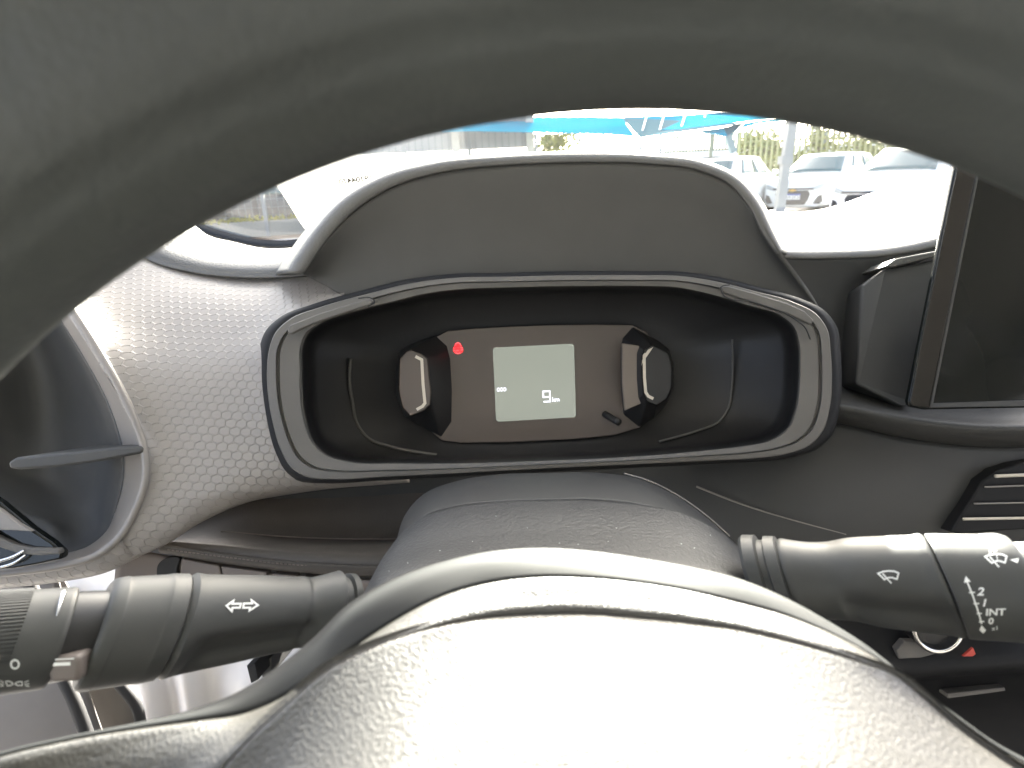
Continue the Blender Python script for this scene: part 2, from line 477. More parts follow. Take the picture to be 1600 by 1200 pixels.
# ---- dash top, left of the cowl
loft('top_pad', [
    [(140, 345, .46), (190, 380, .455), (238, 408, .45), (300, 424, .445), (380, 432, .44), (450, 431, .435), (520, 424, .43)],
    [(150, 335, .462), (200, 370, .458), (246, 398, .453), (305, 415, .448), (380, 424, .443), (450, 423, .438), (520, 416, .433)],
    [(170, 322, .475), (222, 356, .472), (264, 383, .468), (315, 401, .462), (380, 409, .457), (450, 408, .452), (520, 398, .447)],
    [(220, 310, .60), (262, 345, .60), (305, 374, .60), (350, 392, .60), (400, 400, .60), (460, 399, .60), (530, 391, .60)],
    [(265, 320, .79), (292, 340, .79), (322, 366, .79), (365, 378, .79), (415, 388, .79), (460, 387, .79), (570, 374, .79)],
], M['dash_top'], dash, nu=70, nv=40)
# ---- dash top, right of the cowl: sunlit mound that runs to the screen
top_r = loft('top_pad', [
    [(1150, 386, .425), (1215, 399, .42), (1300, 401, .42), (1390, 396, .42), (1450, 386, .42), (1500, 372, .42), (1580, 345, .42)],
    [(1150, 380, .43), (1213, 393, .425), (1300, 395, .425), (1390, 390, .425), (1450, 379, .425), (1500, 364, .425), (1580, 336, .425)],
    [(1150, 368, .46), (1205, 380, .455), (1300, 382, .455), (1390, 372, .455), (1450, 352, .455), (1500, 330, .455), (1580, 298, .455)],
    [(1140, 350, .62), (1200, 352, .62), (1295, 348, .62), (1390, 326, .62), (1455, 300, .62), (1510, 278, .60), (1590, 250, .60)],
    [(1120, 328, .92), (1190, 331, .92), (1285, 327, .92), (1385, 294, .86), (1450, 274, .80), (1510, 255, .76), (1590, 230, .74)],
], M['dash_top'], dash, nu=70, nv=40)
# top behind the cowl, joins the two
loft('top_pad', [
    [(500, 400, .56), (700, 372, .58), (900, 362, .58), (1080, 364, .57), (1210, 368, .55)],
    [(500, 372, .92), (700, 352, .95), (900, 344, .95), (1080, 340, .95), (1210, 328, .94)],
], M['dash_top'], dash, nu=30, nv=8)
# ---- silver embossed panel left of the cluster
hexp = loft('embossed_panel', [
    [(130, 340, .50), (205, 368, .495), (254, 390, .49), (322, 408, .486), (400, 415, .482), (480, 411, .475), (560, 412, .465)],
    [(120, 366, .462), (200, 392, .456), (250, 414, .452), (320, 432, .448), (400, 440, .444), (480, 436, .438), (560, 436, .43)],
    [(100, 410, .43), (175, 432, .428), (250, 450, .425), (320, 460, .422), (400, 464, .419), (470, 458, .415), (545, 452, .41)],
    [(92, 452, .392), (150, 486, .392), (240, 512, .392), (320, 520, .391), (390, 514, .390), (455, 492, .388), (520, 470, .387)],
    [(112, 488, .368), (170, 540, .368), (240, 575, .370), (320, 582, .371), (385, 568, .371), (430, 535, .371), (480, 500, .371)],
    [(150, 545, .358), (195, 600, .360), (250, 625, .363), (320, 632, .365), (385, 622, .366), (425, 595, .366), (460, 560, .366)],
    [(192, 622, .354), (225, 662, .356), (270, 682, .359), (330, 692, .361), (390, 690, .363), (430, 670, .364), (465, 650, .365)],
    [(226, 698, .350), (248, 722, .352), (285, 742, .355), (340, 748, .358), (400, 744, .361), (450, 738, .364), (500, 730, .366)],
    [(226, 752, .347), (240, 778, .349), (275, 788, .352), (335, 778, .357), (400, 766, .364), (470, 756, .370), (560, 748, .374)],
    [(190, 830, .343), (215, 838, .346), (255, 832, .351), (320, 803, .359), (390, 778, .369), (470, 764, .378), (620, 748, .386)],
    [(160, 872, .346), (195, 874, .350), (245, 858, .356), (315, 816, .368), (385, 786, .382), (470, 770, .392), (640, 754, .40)],
], M['hex'], dash, nu=90, nv=90, thick=.003)
# lip of the side pocket: rounded bead along the silver panel's outer edge
lip_pts = [(60, 420, .372), (92, 455, .366), (118, 492, .362), (152, 545, .357), (190, 612, .3525), (212, 660, .350), (226, 704, .348), (227, 752, .3455), (212, 796, .3435), (188, 838, .342), (150, 868, .341), (95, 884, .340), (30, 893, .340), (-60, 900, .340)]
tube('panel_lip', lip_pts, .0022, M['trimlip'], dash, samples=90)
# strip beneath the lip, runs along the bottom of the pocket
loft('panel_skirt', [
    [(-60, 899, .340), (30, 893, .340), (95, 885, .340), (150, 869, .341), (186, 842, .342)],
    [(-60, 912, .342), (30, 906, .342), (100, 899, .343), (165, 884, .345), (205, 866, .349)],
    [(-60, 916, .37), (30, 910, .37), (105, 902, .37), (175, 889, .372), (222, 868, .375)],
], M['hex'], dash, nu=40, nv=12)
# pocket: beige inner wall, then the dark recess behind it
loft('pocket_wall', [
    [(60, 424, .373), (92, 460, .367), (118, 497, .363), (152, 550, .358), (189, 616, .3535), (211, 662, .351), (225, 706, .349), (226, 752, .3465), (211, 795, .3445), (187, 836, .343), (150, 866, .342), (95, 882, .341), (30, 891, .341), (-60, 898, .341)],
    [(50, 440, .395), (80, 475, .39), (100, 508, .388), (132, 560, .385), (168, 628, .382), (184, 672, .381), (193, 712, .38), (192, 752, .379), (182, 792, .378), (166, 830, .377), (140, 852, .376), (95, 866, .374), (30, 876, .372), (-60, 884, .37)],
], M['trimlip'], dash, nu=90, nv=10)
loft('pocket_back', [
    [(50, 440, .394), (80, 475, .389), (100, 508, .387), (132, 560, .384), (168, 628, .381), (184, 672, .380), (193, 712, .379), (192, 752, .378), (182, 792, .377), (168, 835, .376), (140, 855, .375), (95, 868, .373), (30, 878, .371), (-60, 886, .369)],
    [(30, 450, .45), (70, 490, .45), (92, 530, .45), (112, 580, .45), (128, 630, .45), (138, 676, .445), (140, 715, .44), (140, 752, .435), (146, 790, .42), (150, 825, .405), (130, 845, .395), (95, 856, .385), (30, 868, .38), (-60, 876, .375)],
    [(-10, 450, .47), (30, 490, .47), (50, 530, .47), (70, 580, .47), (78, 630, .47), (80, 676, .465), (80, 715, .455), (84, 752, .45), (90, 785, .43), (95, 812, .41), (85, 830, .395), (60, 845, .388), (20, 858, .382), (-60, 866, .378)],
    [(-160, 450, .40), (-140, 490, .40), (-130, 530, .40), (-125, 580, .40), (-120, 630, .40), (-120, 676, .40), (-120, 715, .395), (-120, 752, .39), (-115, 785, .385), (-110, 812, .38), (-108, 830, .38), (-105, 845, .38), (-100, 855, .378), (-100, 862, .376)],
], M['pocket'], dash, nu=70, nv=30)
prism('pocket_divider', [(12, 722), (24, 715), (120, 706), (170, 700), (222, 697), (224, 708), (150, 722), (90, 730), (30, 734), (14, 732)], .345, .075, M['pocket'], dash, bevel=.0015)
# gloss black air outlet with chrome blade at the far left
va = thing('air_vent', 'gloss black side air vent with a chrome blade below the open pocket', 'air vent', Q(30, 850, .345))
prism('vent_body', [(-60, 745, .337), (0, 786, .335), (48, 826, .333), (80, 848, .332), (97, 864, .332), (95, 874, .332), (60, 882, .332), (20, 889, .332), (-60, 895, .332)], .333, .006, M['gloss'], va, bevel=.0012)
prism('vent_blade', [(-60, 806), (-10, 836), (22, 851), (45, 856), (92, 858), (94, 866), (60, 868), (30, 866), (0, 856), (-60, 828)], .330, .004, M['bezel'], va, bevel=.0008)
prism('vent_trim', [(-60, 762), (0, 797), (28, 818), (50, 831), (20, 829), (-20, 828), (-60, 826)], .3305, .003, M['trimlip'], va, bevel=.0006)
tube('vent_rim', [(-40, 880, .329), (0, 876, .329), (24, 868, .329), (38, 860, .330)], .0009, M['chrome'], va)
tube('vent_rim', [(-40, 890, .329), (0, 886, .329), (26, 877, .329), (40, 867, .330)], .0007, M['chrome'], va)

# ---- cowl over the cluster
crest = [(474, 428), (490, 404), (518, 366), (556, 328), (610, 294), (690, 270), (790, 259), (900, 255), (1010, 257), (1090, 267), (1140, 290), (1170, 325), (1192, 368), (1212, 398)]
base_ = [(484, 434), (504, 444), (530, 459), (566, 470), (630, 456), (700, 442), (790, 440), (900, 438), (1000, 438), (1090, 444), (1150, 456), (1200, 468), (1260, 490), (1310, 520)]
def mixrow(f, dd, bow=0): return [(a[0]*(1-f)+b_[0]*f, a[1]*(1-f)+b_[1]*f, dd) for a, b_ in zip(base_, crest)]
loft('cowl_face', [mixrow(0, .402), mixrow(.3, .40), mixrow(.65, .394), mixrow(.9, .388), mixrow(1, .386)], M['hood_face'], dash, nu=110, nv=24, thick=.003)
outer = [(446, 428), (464, 400), (494, 358), (535, 314), (596, 278), (684, 255), (788, 246), (900, 242), (1012, 245), (1098, 256), (1152, 281), (1184, 318), (1205, 362), (1222, 397)]
def lerp_row(A, B, f, d): return [(a[0]*(1-f)+b_[0]*f, a[1]*(1-f)+b_[1]*f, d) for a, b_ in zip(A, B)]
out2 = [(x + (x-860)*.02 + (-8 if x < 600 else 0), y+6, .47) for x, y in outer]
out3 = [(x + (x-860)*.00, y+26, .62) for x, y in outer]
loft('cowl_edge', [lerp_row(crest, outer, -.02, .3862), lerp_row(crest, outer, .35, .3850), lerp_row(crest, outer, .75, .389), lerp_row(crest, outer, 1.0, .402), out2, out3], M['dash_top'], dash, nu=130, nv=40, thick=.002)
# ---- front face of the dash, right half
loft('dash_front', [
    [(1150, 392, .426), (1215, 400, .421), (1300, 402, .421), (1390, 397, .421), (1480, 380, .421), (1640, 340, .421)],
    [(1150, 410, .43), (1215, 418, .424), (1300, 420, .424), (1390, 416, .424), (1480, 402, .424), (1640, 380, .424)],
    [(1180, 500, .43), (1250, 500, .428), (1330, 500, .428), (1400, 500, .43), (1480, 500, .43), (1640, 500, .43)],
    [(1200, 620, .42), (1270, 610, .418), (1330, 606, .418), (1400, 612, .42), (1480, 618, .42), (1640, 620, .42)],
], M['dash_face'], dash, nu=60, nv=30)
loft('dash_ledge', [
    [(1240, 600, .42), (1310, 602, .418), (1400, 612, .42), (1500, 622, .42), (1660, 624, .42)],
    [(1240, 618, .395), (1310, 624, .390), (1400, 640, .386), (1500, 652, .384), (1660, 655, .384)],
    [(1240, 630, .386), (1310, 637, .380), (1400, 655, .375), (1500, 669, .373), (1660, 672, .373)],
    [(1240, 637, .387), (1310, 644, .382), (1400, 662, .377), (1500, 676, .375), (1660, 679, .375)],
    [(1240, 655, .40), (1310, 662, .397), (1400, 682, .393), (1500, 696, .39), (1660, 699, .39)],
], M['dash'], dash, nu=60, nv=34)
loft('lower_panel', [
    [(205, 752, .46), (520, 740, .43), (700, 735, .43), (900, 728, .43), (1100, 712, .42), (1240, 660, .405), (1320, 664, .398), (1400, 682, .394), (1500, 696, .392), (1660, 700, .391)],
    [(205, 780, .46), (520, 765, .44), (700, 760, .44), (900, 755, .435), (1100, 750, .415), (1240, 745, .395), (1320, 745, .39), (1400, 750, .388), (1500, 755, .388), (1660, 760, .388)],
    [(205, 860, .46), (520, 850, .45), (700, 850, .45), (900, 850, .44), (1100, 845, .41), (1240, 838, .392), (1320, 838, .39), (1400, 840, .39), (1500, 842, .39), (1660, 845, .39)],
    [(400, 1010, .47), (520, 1000, .46), (700, 1000, .46), (900, 1000, .45), (1100, 980, .43), (1240, 950, .42), (1320, 940, .42), (1400, 935, .42), (1500, 930, .42), (1660, 930, .42)],
], M['dash_face'], dash, nu=80, nv=40)
# pale strip painting the sun caught on the lower cover's gap edge
tube('gap_edge_glint', [(1088, 760, .4085), (1130, 777, .4025), (1180, 795, .3955), (1240, 813, .388), (1322, 835, .3835)], [.0007, .0003], M['trimlip'], dash, n=6)

# ---- padded knee shelf on the lower left
loft('knee_pad', [
    [(215, 850, .445), (330, 808, .445), (400, 778, .45), (520, 762, .45), (680, 748, .45)],
    [(210, 854, .41), (350, 828, .412), (440, 836, .415), (540, 840, .415), (680, 838, .415)],
    [(212, 852, .384), (335, 848, .384), (430, 855, .384), (530, 858, .382), (680, 856, .38)],
    [(252, 850, .376), (330, 858, .375), (430, 868, .373), (530, 873, .371), (680, 872, .37)],
    [(247, 857, .375), (328, 869, .374), (430, 882, .372), (530, 889, .370), (680, 890, .369)],
    [(250, 864, .380), (330, 878, .379), (430, 891, .377), (530, 899, .375), (680, 900, .374)],
], M['knee'], dash, nu=70, nv=40)
tube('pad_welt', [(250, 852, .3735), (330, 864, .3725), (430, 877, .3705), (530, 884, .3685), (620, 886, .368)], .0007, M['knee'], dash, n=8)
tube('pad_crease', [(345, 830, .4075), (440, 838, .411), (540, 842, .411), (640, 842, .411)], .0004, M['switch'], dash, n=6)
seam = MB()
for i in range(44):
    x = 262 + i*6.5; y = 859 + (x-262)*.125 - max(0, x-430)*.055
    a = Q(x, y, .3712); b2 = Q(x+4, y+.5, .3712); seam.bar(a, b2, .0006)
so_ = seam.build('stitching', M['switch'], dash, kind='stuff')
# ---- switch bank below the shelf
loft('switch_carrier', [
    [(184, 856, .384), (250, 868, .384), (340, 886, .383), (430, 898, .382), (520, 906, .381), (600, 908, .38)],
    [(178, 925, .388), (250, 930, .388), (340, 936, .388), (430, 940, .387), (520, 945, .386), (600, 950, .386)],
    [(190, 990, .40), (250, 1000, .40), (340, 1010, .40), (430, 1010, .40), (520, 1010, .40), (600, 1010, .40)],
], M['switch'], dash, nu=40, nv=20)
prism('switch_recess', [(248, 880), (262, 871), (280, 872), (276, 890), (280, 912), (290, 930), (262, 930), (248, 912)], .3815, .004, M['seal'], dash, smooth_n=40, bevel=.0004)
sw = []
for pts in ([(283, 873), (342, 884), (346, 900), (342, 935), (292, 932), (281, 905)],
            [(345, 885), (416, 894), (422, 936), (345, 934), (349, 908)],
            [(427, 896), (463, 900), (470, 938), (432, 937)],
            [(473, 901), (520, 905), (524, 942), (479, 940)]):
    sw.append(prism('switch', pts, .3795, .008, M['switch'], dash, bevel=.0007))
gapm = MB()
printed('lock_icon', sw[1], [ribbon([(396, 906), (396, 914), (405, 916), (405, 908)], 1.5, True), ribbon([(397.5, 906), (398, 901), (402, 900), (404, 903), (404, 907)], 1.3), ribbon([(400, 910), (401.5, 912)], 1.6)], M['white_print'], sw[1])

# ---- far left below: door card, seals, white film on the sill
door = thing('door_card', 'grey door card and pillar trim below the light stalk', 'door', Q(80, 1120, .5))
loft('card_panel', [
    [(-120, 905, .52), (60, 900, .52), (90, 903, .52)],
    [(-120, 1000, .51), (70, 1000, .51), (110, 1000, .51)],
    [(-120, 1080, .50), (80, 1080, .50), (140, 1090, .50)],
    [(-120, 1230, .49), (140, 1230, .49), (190, 1230, .49)],
], M['door'], door, nu=20, nv=24)
tube('door_seal', [(40, 895, .505), (62, 950, .50), (90, 1040, .49), (118, 1100, .485), (150, 1190, .48)], .005, M['seal'], door, n=12)
loft('pillar_trim', [
    [(52, 893, .54), (78, 897, .54), (96, 900, .54)],
    [(80, 1000, .53), (120, 1000, .53), (150, 1000, .53)],
    [(100, 1072, .52), (160, 1072, .52), (196, 1070, .525)],
    [(130, 1120, .52), (190, 1120, .52), (217, 1122, .525)],
    [(150, 1200, .52), (205, 1200, .52), (226, 1200, .525)],
], M['door'], door, nu=20, nv=24)
tube('door_seal', [(66, 893, .53), (92, 935, .53), (130, 1000, .52), (188, 1070, .515), (214, 1105, .515), (222, 1150, .515)], .0045, M['seal'], door, n=12)
film = thing('sill_film', 'white plastic film with soft folds covering the door sill and floor', 'film', Q(250, 1090, .6))
loft('film_sheet', [
    [(60, 880, .70), (95, 884, .70), (140, 878, .69), (180, 872, .68), (240, 880, .66), (420, 880, .62), (560, 880, .62)],
    [(75, 935, .69), (105, 940, .68), (150, 935, .695), (185, 930, .67), (240, 930, .66), (420, 930, .62), (560, 930, .62)],
    [(140, 1010, .66), (180, 1010, .65), (240, 1010, .67), (280, 1010, .64), (330, 1010, .65), (420, 1010, .62), (560, 1010, .61)],
    [(190, 1070, .64), (225, 1070, .62), (262, 1070, .645), (290, 1070, .615), (325, 1070, .635), (380, 1070, .60), (540, 1070, .59)],
    [(205, 1140, .63), (235, 1140, .605), (275, 1140, .63), (300, 1140, .60), (335, 1140, .62), (390, 1140, .59), (540, 1140, .58)],
    [(215, 1240, .61), (240, 1240, .60), (280, 1240, .61), (310, 1240, .59), (340, 1240, .60), (400, 1240, .58), (540, 1240, .57)],
], M['sheet'], film, nu=80, nv=50, thick=.001)
prism('sill_clip', [(385, 1040), (398, 1036), (404, 1062), (392, 1068)], .42, .05, M['seal'], dash)
prism('pedal_bracket', [(404, 1034), (424, 1026), (424, 1056), (410, 1060)], .44, .05, M['dash_face'], dash)

# ================================================================== INSTRUMENT CLUSTER
clu = thing('instrument_cluster', 'digital instrument cluster showing 9 km behind the steering wheel', 'gauge cluster', Q(857, 600, .38))
OUT = [(417,580),(420,548),(430,520),(452,499),(500,480),(575,459),(640,443),(700,435),(800,432),(900,430),(1000,430),(1060,431),(1120,440),(1180,455),(1240,472),(1275,490),(1293,515),(1298,550),(1300,590),(1296,640),(1285,675),(1265,696),(1230,709),(1180,716),(1120,719),(1000,725),(850,732),(700,740),(600,745),(520,749),(478,745),(455,731),(440,706),(427,665),(419,620)]
MID = [(432,580),(434,545),(445,522),(468,505),(510,488),(575,468),(640,452),(700,443),(800,440),(900,438),(1000,438),(1060,439),(1120,449),(1180,464),(1232,480),(1264,497),(1279,520),(1283,552),(1284,590),(1280,638),(1268,671),(1248,689),(1215,701),(1170,708),(1110,712),(1000,719),(850,726),(700,733),(600,736),(520,736),(486,730),(466,715),(453,692),(442,660),(434,620)]
INN = [(470,578),(470,545),(478,522),(502,504),(560,485),(620,470),(660,460),(710,453),(800,449),(900,447),(1000,447),(1056,449),(1110,460),(1170,478),(1220,494),(1240,512),(1248,540),(1249,570),(1248,600),(1243,640),(1230,670),(1204,688),(1160,697),(1110,703),(1060,708),(980,714),(850,720),(720,724),(620,724),(550,722),(508,710),(488,690),(478,665),(472,635),(470,605)]
def polar(poly, n=260, c=(860, 585), sy=2.2):
    P = cat(poly, 900, True); out = []
    A = sorted(((math.atan2((p[1]-c[1])*sy, p[0]-c[0]), p) for p in P), key=lambda z: z[0])
    for k in range(n):
        th = -math.pi + 2*math.pi*(k+.5)/n
        lo = max((a for a in A if a[0] <= th), key=lambda z: z[0], default=None)
        hi = min((a for a in A if a[0] > th), key=lambda z: z[0], default=None)
        if lo is None: lo = (A[-1][0]-2*math.pi, A[-1][1])
        if hi is None: hi = (A[0][0]+2*math.pi, A[0][1])
        f = (th-lo[0])/max(1e-9, hi[0]-lo[0])
        out.append((lo[1][0]*(1-f)+hi[1][0]*f, lo[1][1]*(1-f)+hi[1][1]*f))
    return out
pO, pM, pI = polar(OUT), polar(MID), polar(INN)
def ring(p, d, q=None, f=0, tilt=0.0):
    r = p if q is None else [(a[0]*(1-f)+b_[0]*f, a[1]*(1-f)+b_[1]*f) for a, b_ in zip(p, q)]
    return [(x, y, d + tilt*(y-585)) for x, y in r]
def shrink(p, sx, sy, c=(860, 590)): return [(c[0]+(x-c[0])*sx, c[1]+(y-c[1])*sy) for x, y in p]
def ringloft(name, rings, mat, parent, **k):
    rows = [[tuple(Q(*p)) for p in r] for r in rings]
    n = len(rows[0]); verts = [p for r in rows for p in r]; faces = []
    for j in range(len(rows)-1):
        for i in range(n):
            i2 = (i+1) % n; faces.append((j*n+i, j*n+i2, (j+1)*n+i2, (j+1)*n+i))
    return obj(name, verts, face_camera(verts, faces), mat, parent, **k)
T = -.00004
big = shrink(pO, 1.035, 1.04)
ringloft('outer_seal', [ring(big, .40, tilt=T), ring(big, .374, tilt=T), ring(shrink(pO, 1.015, 1.02), .366, tilt=T), ring(shrink(pO, 1.0, 1.0), .366, tilt=T)], M['black'], clu)
ringloft('bezel', [ring(pO, .385, tilt=T), ring(pO, .3555, tilt=T), ring(pO, .3541, pM, .08, T), ring(pO, .3536, pM, .92, T), ring(pO, .3555, pM, .98, T), ring(pM, .3568, pI, .03, T), ring(pM, .3568, pI, .10, T), ring(pM, .3551, pI, .14, T), ring(pM, .3562, pI, .94, T), ring(pI, .3580, tilt=T), ring(shrink(pI, .995, .992), .372, tilt=T)], M['bezel'], clu, sharp=35)
ringloft('inner_shell', [ring(shrink(pI, .995, .993), .366, tilt=T), ring(shrink(pI, .975, .965), .39, tilt=T), ring(shrink(pI, .93, .90), .412, tilt=T), ring(shrink(pI, .3, .3), .4135, tilt=T), ring(shrink(pI, .02, .02), .4135, tilt=T)], M['black2'], clu)
# the two trim corners of the bezel with their split line
prism('bezel_corner', [(452, 508), (500, 489), (560, 471), (578, 466), (584, 470), (580, 476), (545, 487), (500, 502), (470, 514), (456, 522), (448, 521)], .3515, .003, M['bezel'], clu, bevel=.0008)
prism('bezel_corner', [(1126, 449), (1136, 446), (1180, 458), (1232, 474), (1258, 486), (1272, 500), (1268, 508), (1252, 500), (1232, 491), (1180, 474), (1130, 457)], .3515, .003, M['bezel'], clu, bevel=.0008)
tube('bezel_split', [(560, 466, .3517), (580, 466, .3507), (585, 471, .3507), (575, 480, .352)], .0004, M['seal'], clu, n=6)
tube('bezel_split', [(1140, 445, .3507), (1126, 449, .3507), (1128, 457, .3507), (1180, 473, .3507), (1236, 495, .3507), (1258, 512, .351), (1266, 530, .3525)], .0004, M['seal'], clu, n=6)
# curved lens lip inside
tube('lens_lip', [(548, 560, .4115), (546, 590, .411), (551, 630, .4105), (560, 665, .4095), (575, 684, .4085), (610, 698, .4075), (650, 706, .407), (682, 711, .407)], .0011, M['bezel'], clu, n=8)
tube('lens_lip', [(1144, 530, .411), (1145, 570, .411), (1143, 610, .4105), (1137, 640, .41), (1124, 658, .409), (1090, 673, .408), (1060, 682, .4075), (1030, 690, .4075)], .0008, M['bezel'], clu, n=8)
face = prism('gauge_face', [(676, 529), (700, 517), (745, 513), (800, 510), (860, 508), (930, 507), (988, 508), (1012, 520), (1012, 655), (1000, 668), (960, 680), (900, 686), (800, 691), (720, 692), (690, 688), (676, 676)], .4065, .004, M['face'], clu, bevel=.0004)
lcd = prism('display_screen', [(770, 546), (773, 543), (893, 537), (897, 540), (900, 649), (898, 652), (779, 659), (775, 656)], .4055, .003, M['lcd'], clu, bevel=0)
# odometer digits and unit
seg = 2.2
printed('odometer_digit', lcd, [ribbon([(857, 620.2), (849, 620.6), (848.6, 611.6), (859, 611.2), (859.8, 627.2), (849.4, 627.8)], seg), ribbon([(849, 620.6), (859, 620.2)], seg)], M['digit'], lcd)
printed('odometer_unit', lcd, [text_px('km', 868.5, 624.4, 6.8, -.04)], M['digit'], lcd)
def circ(x, y, r, n=14, ry=None): return [(x + r*math.cos(2*math.pi*i/n), y + (ry or r)*math.sin(2*math.pi*i/n)) for i in range(n)]
for cx in (778.8, 783.6, 788.6):
    printed('service_icon', lcd, [ribbon(circ(cx, 608.6 - (cx-783)*.05, 1.9, ry=2.5), 1.1, True, 1)], M['digit'], lcd)
# red belt warning lamp: figure in a ring with side marks
warn = printed('warning_lamp', face, [poly_px([(711, 537), (715, 534.6), (719.5, 537), (721.4, 541.5), (723.6, 544), (723.4, 549.5), (720, 552), (715.4, 553.6), (711, 551.8), (708, 548), (708, 543.6), (710, 541.4)])], M['warn'], clu, .0004)
printed('warning_symbol', face, [ribbon([(711.4, 540), (713, 536.4), (715.4, 535.4), (718, 536.4), (719.8, 540)], 1.1), ribbon([(708.6, 543.6), (710.4, 544.2)], 1.1), ribbon([(708.8, 547.8), (710.8, 547.2)], 1.1), ribbon([(719.4, 543.2), (722.8, 543.4)], 1.3), ribbon([(720, 547.6), (723, 545.4)], 1.2), ribbon([(713.2, 547.8), (717, 547.8)], 1.6), ribbon([(711.6, 550.6), (715.6, 552.8), (719.6, 550.6)], 1.0), ribbon([(714.4, 543), (716.4, 543)], .9)], M['warn_hot'], clu, .0006)
# two gauge pods: angular hoods with a flat cap and a pale light strip
def pod(base, cap, db, dc, mats, chev, capmat):
    base = [(x, y) for x, y in base]; n = len(base)
    V = [Q(x, y, db) for x, y in base] + [Q(x, y, dc) for x, y in cap]
    Fc = [(i, (i+1) % n, n+(i+1) % n, n+i) for i in range(n)]
    Fc = face_camera(V, Fc)
    hd = obj('pod_hood', V, Fc, mats, clu, sharp=25)
    md = hd.modifiers.new('bevel', 'BEVEL'); md.width = .0008; md.segments = 2
    cp = prism('pod_cap', shrink(cap, .985, .985, (sum(p[0] for p in cap)/n, sum(p[1] for p in cap)/n)), dc+.0012, .003, capmat, clu, bevel=.0005)
    ch = printed('light_strip', cp, [ribbon(chev, 4.6)], M['chevron'], cp, .0004)
    return hd
pod([(625, 548), (645, 536), (681, 524), (699, 540), (704, 560), (707, 610), (706, 660), (690, 684), (655, 664), (632, 650), (618, 618), (618, 575)],
    [(624, 560), (634, 549), (641, 546), (658, 552), (669, 560), (671, 585), (674, 612), (673, 632), (663, 642), (641, 651), (629, 638), (622, 610)],
    .407, .388, M['black2'], [(649, 557), (659, 562), (661, 600), (664, 630), (660, 635), (651, 640)], M['face'])
pod([(1046, 546), (1028, 532), (988, 510), (972, 528), (969, 545), (969, 600), (973, 648), (998, 668), (1022, 652), (1040, 632), (1053, 605), (1053, 572)],
    [(1045, 552), (1030, 543), (1018, 538), (1006, 546), (1002, 556), (1002, 590), (1004, 615), (1010, 628), (1026, 634), (1042, 624), (1050, 606), (1051, 575)],
    .407, .390, M['black2'], [(1020, 540), (1011, 544.5), (1006.5, 551), (1007, 590), (1009, 613), (1013, 619), (1021, 623)], M['black2'])
prism('pod_facet', [(972, 536), (999, 540), (1001, 600), (1003, 630), (976, 642), (972.5, 600)], .3935, .003, M['lit_facet'], clu, bevel=.0006)  # lit side of the right pod, its light put into a paler colour
tube('reset_pin', [(945, 647, .406), (967, 660, .392)], .0022, M['black2'], clu, n=16, samples=6)

# ================================================================== INFOTAINMENT SCREEN
scr = thing('infotainment_screen', 'large gloss black touchscreen standing on the dash to the right', 'touchscreen', Q(1520, 630, .37))
prism('screen_panel', [(1500, 225, .372), (1668, 180, .372), (1668, 636, .362), (1445, 640, .362), (1423, 636, .362), (1419, 628, .362)], .36, .004, M['gloss'], scr, bevel=.0012)
prism('screen_bezel', [(1502, 228, .3705), (1536, 219, .3705), (1452, 637, .3605), (1426, 634, .3605), (1422, 627, .3605)], .36, .001, principled('bezel_gloss', (.012, .011, .010), .1, .5)[0], scr, bevel=.0006)
prism('screen_edge', [(1537, 219, .3706), (1541, 218, .3706), (1457, 637, .3606), (1453, 637, .3606)], .36, .0008, M['dash'], scr, bevel=.0002)
prism('bottom_rail', [(1458, 630, .3604), (1668, 623, .3604), (1668, 634, .3604), (1456, 637, .3604)], .36, .001, M['dash_face'], scr, bevel=.0003)
hs = MB()
a0 = [Q(*p) for p in ((1345, 446, .405), (1382, 420, .40), (1478, 402, .40), (1425, 632, .385), (1410, 635, .383), (1337, 600, .39))]
bk = [p + Vector((.01, .05, -.022)) for p in a0]
hs.add(a0 + bk, [(0, 1, 2, 3, 4, 5), (6, 11, 10, 9, 8, 7)] + [(i, i+6, (i+1) % 6+6, (i+1) % 6) for i in range(6)])
h_ = hs.build('screen_housing', M['dash_face'], scr); md = h_.modifiers.new('bevel', 'BEVEL'); md.width = .002; md.segments = 3
prism('housing_lit_top', [(1384, 416), (1400, 404), (1440, 396), (1474, 390), (1474, 398), (1440, 407), (1395, 418)], .397, .03, M['dash_top'], scr, bevel=.001)  # pale slab painting the light on the housing's top face

# ================================================================== RIGHT AIR VENT
vr = thing('air_vent', 'black centre air vent with thin bright slats below the touchscreen', 'air vent', Q(1580, 780, .38))
prism('vent_frame', [(1590, 726), (1560, 735), (1535, 752), (1515, 785), (1497, 812), (1486, 832), (1500, 834), (1680, 822), (1680, 715), (1640, 718)], .379, .03, M['black'], vr, bevel=.001)
for (a, b2, r_, mt_) in (((1541, 744), (1680, 739), .0012, 'chevron'), ((1525, 761), (1680, 756), .0006, 'trimlip'), ((1508, 787), (1680, 784), .0006, 'trimlip'), ((1491, 811), (1680, 808), .0010, 'chevron')):
    bl = MB(); a = (a[0]+14, a[1]); p0, p1 = Q(*a, .3785), Q(*b2, .3785); bl.add([p0+up*r_, p1+up*r_, p1-up*r_, p0-up*r_] + [q + fwd*.02 for q in (p0+up*r_, p1+up*r_, p1-up*r_, p0-up*r_)], [(0,1,2,3),(4,7,6,5),(0,4,5,1),(1,5,6,2),(2,6,7,3),(3,7,4,0)])
    bl.build('vent_slat', M['black'], vr)
    tube('slat_edge', [(*a, .3758), ((a[0]+b2[0])/2, (a[1]+b2[1])/2, .3758), (*b2, .3758)], r_*.9, M[mt_], vr, n=8)
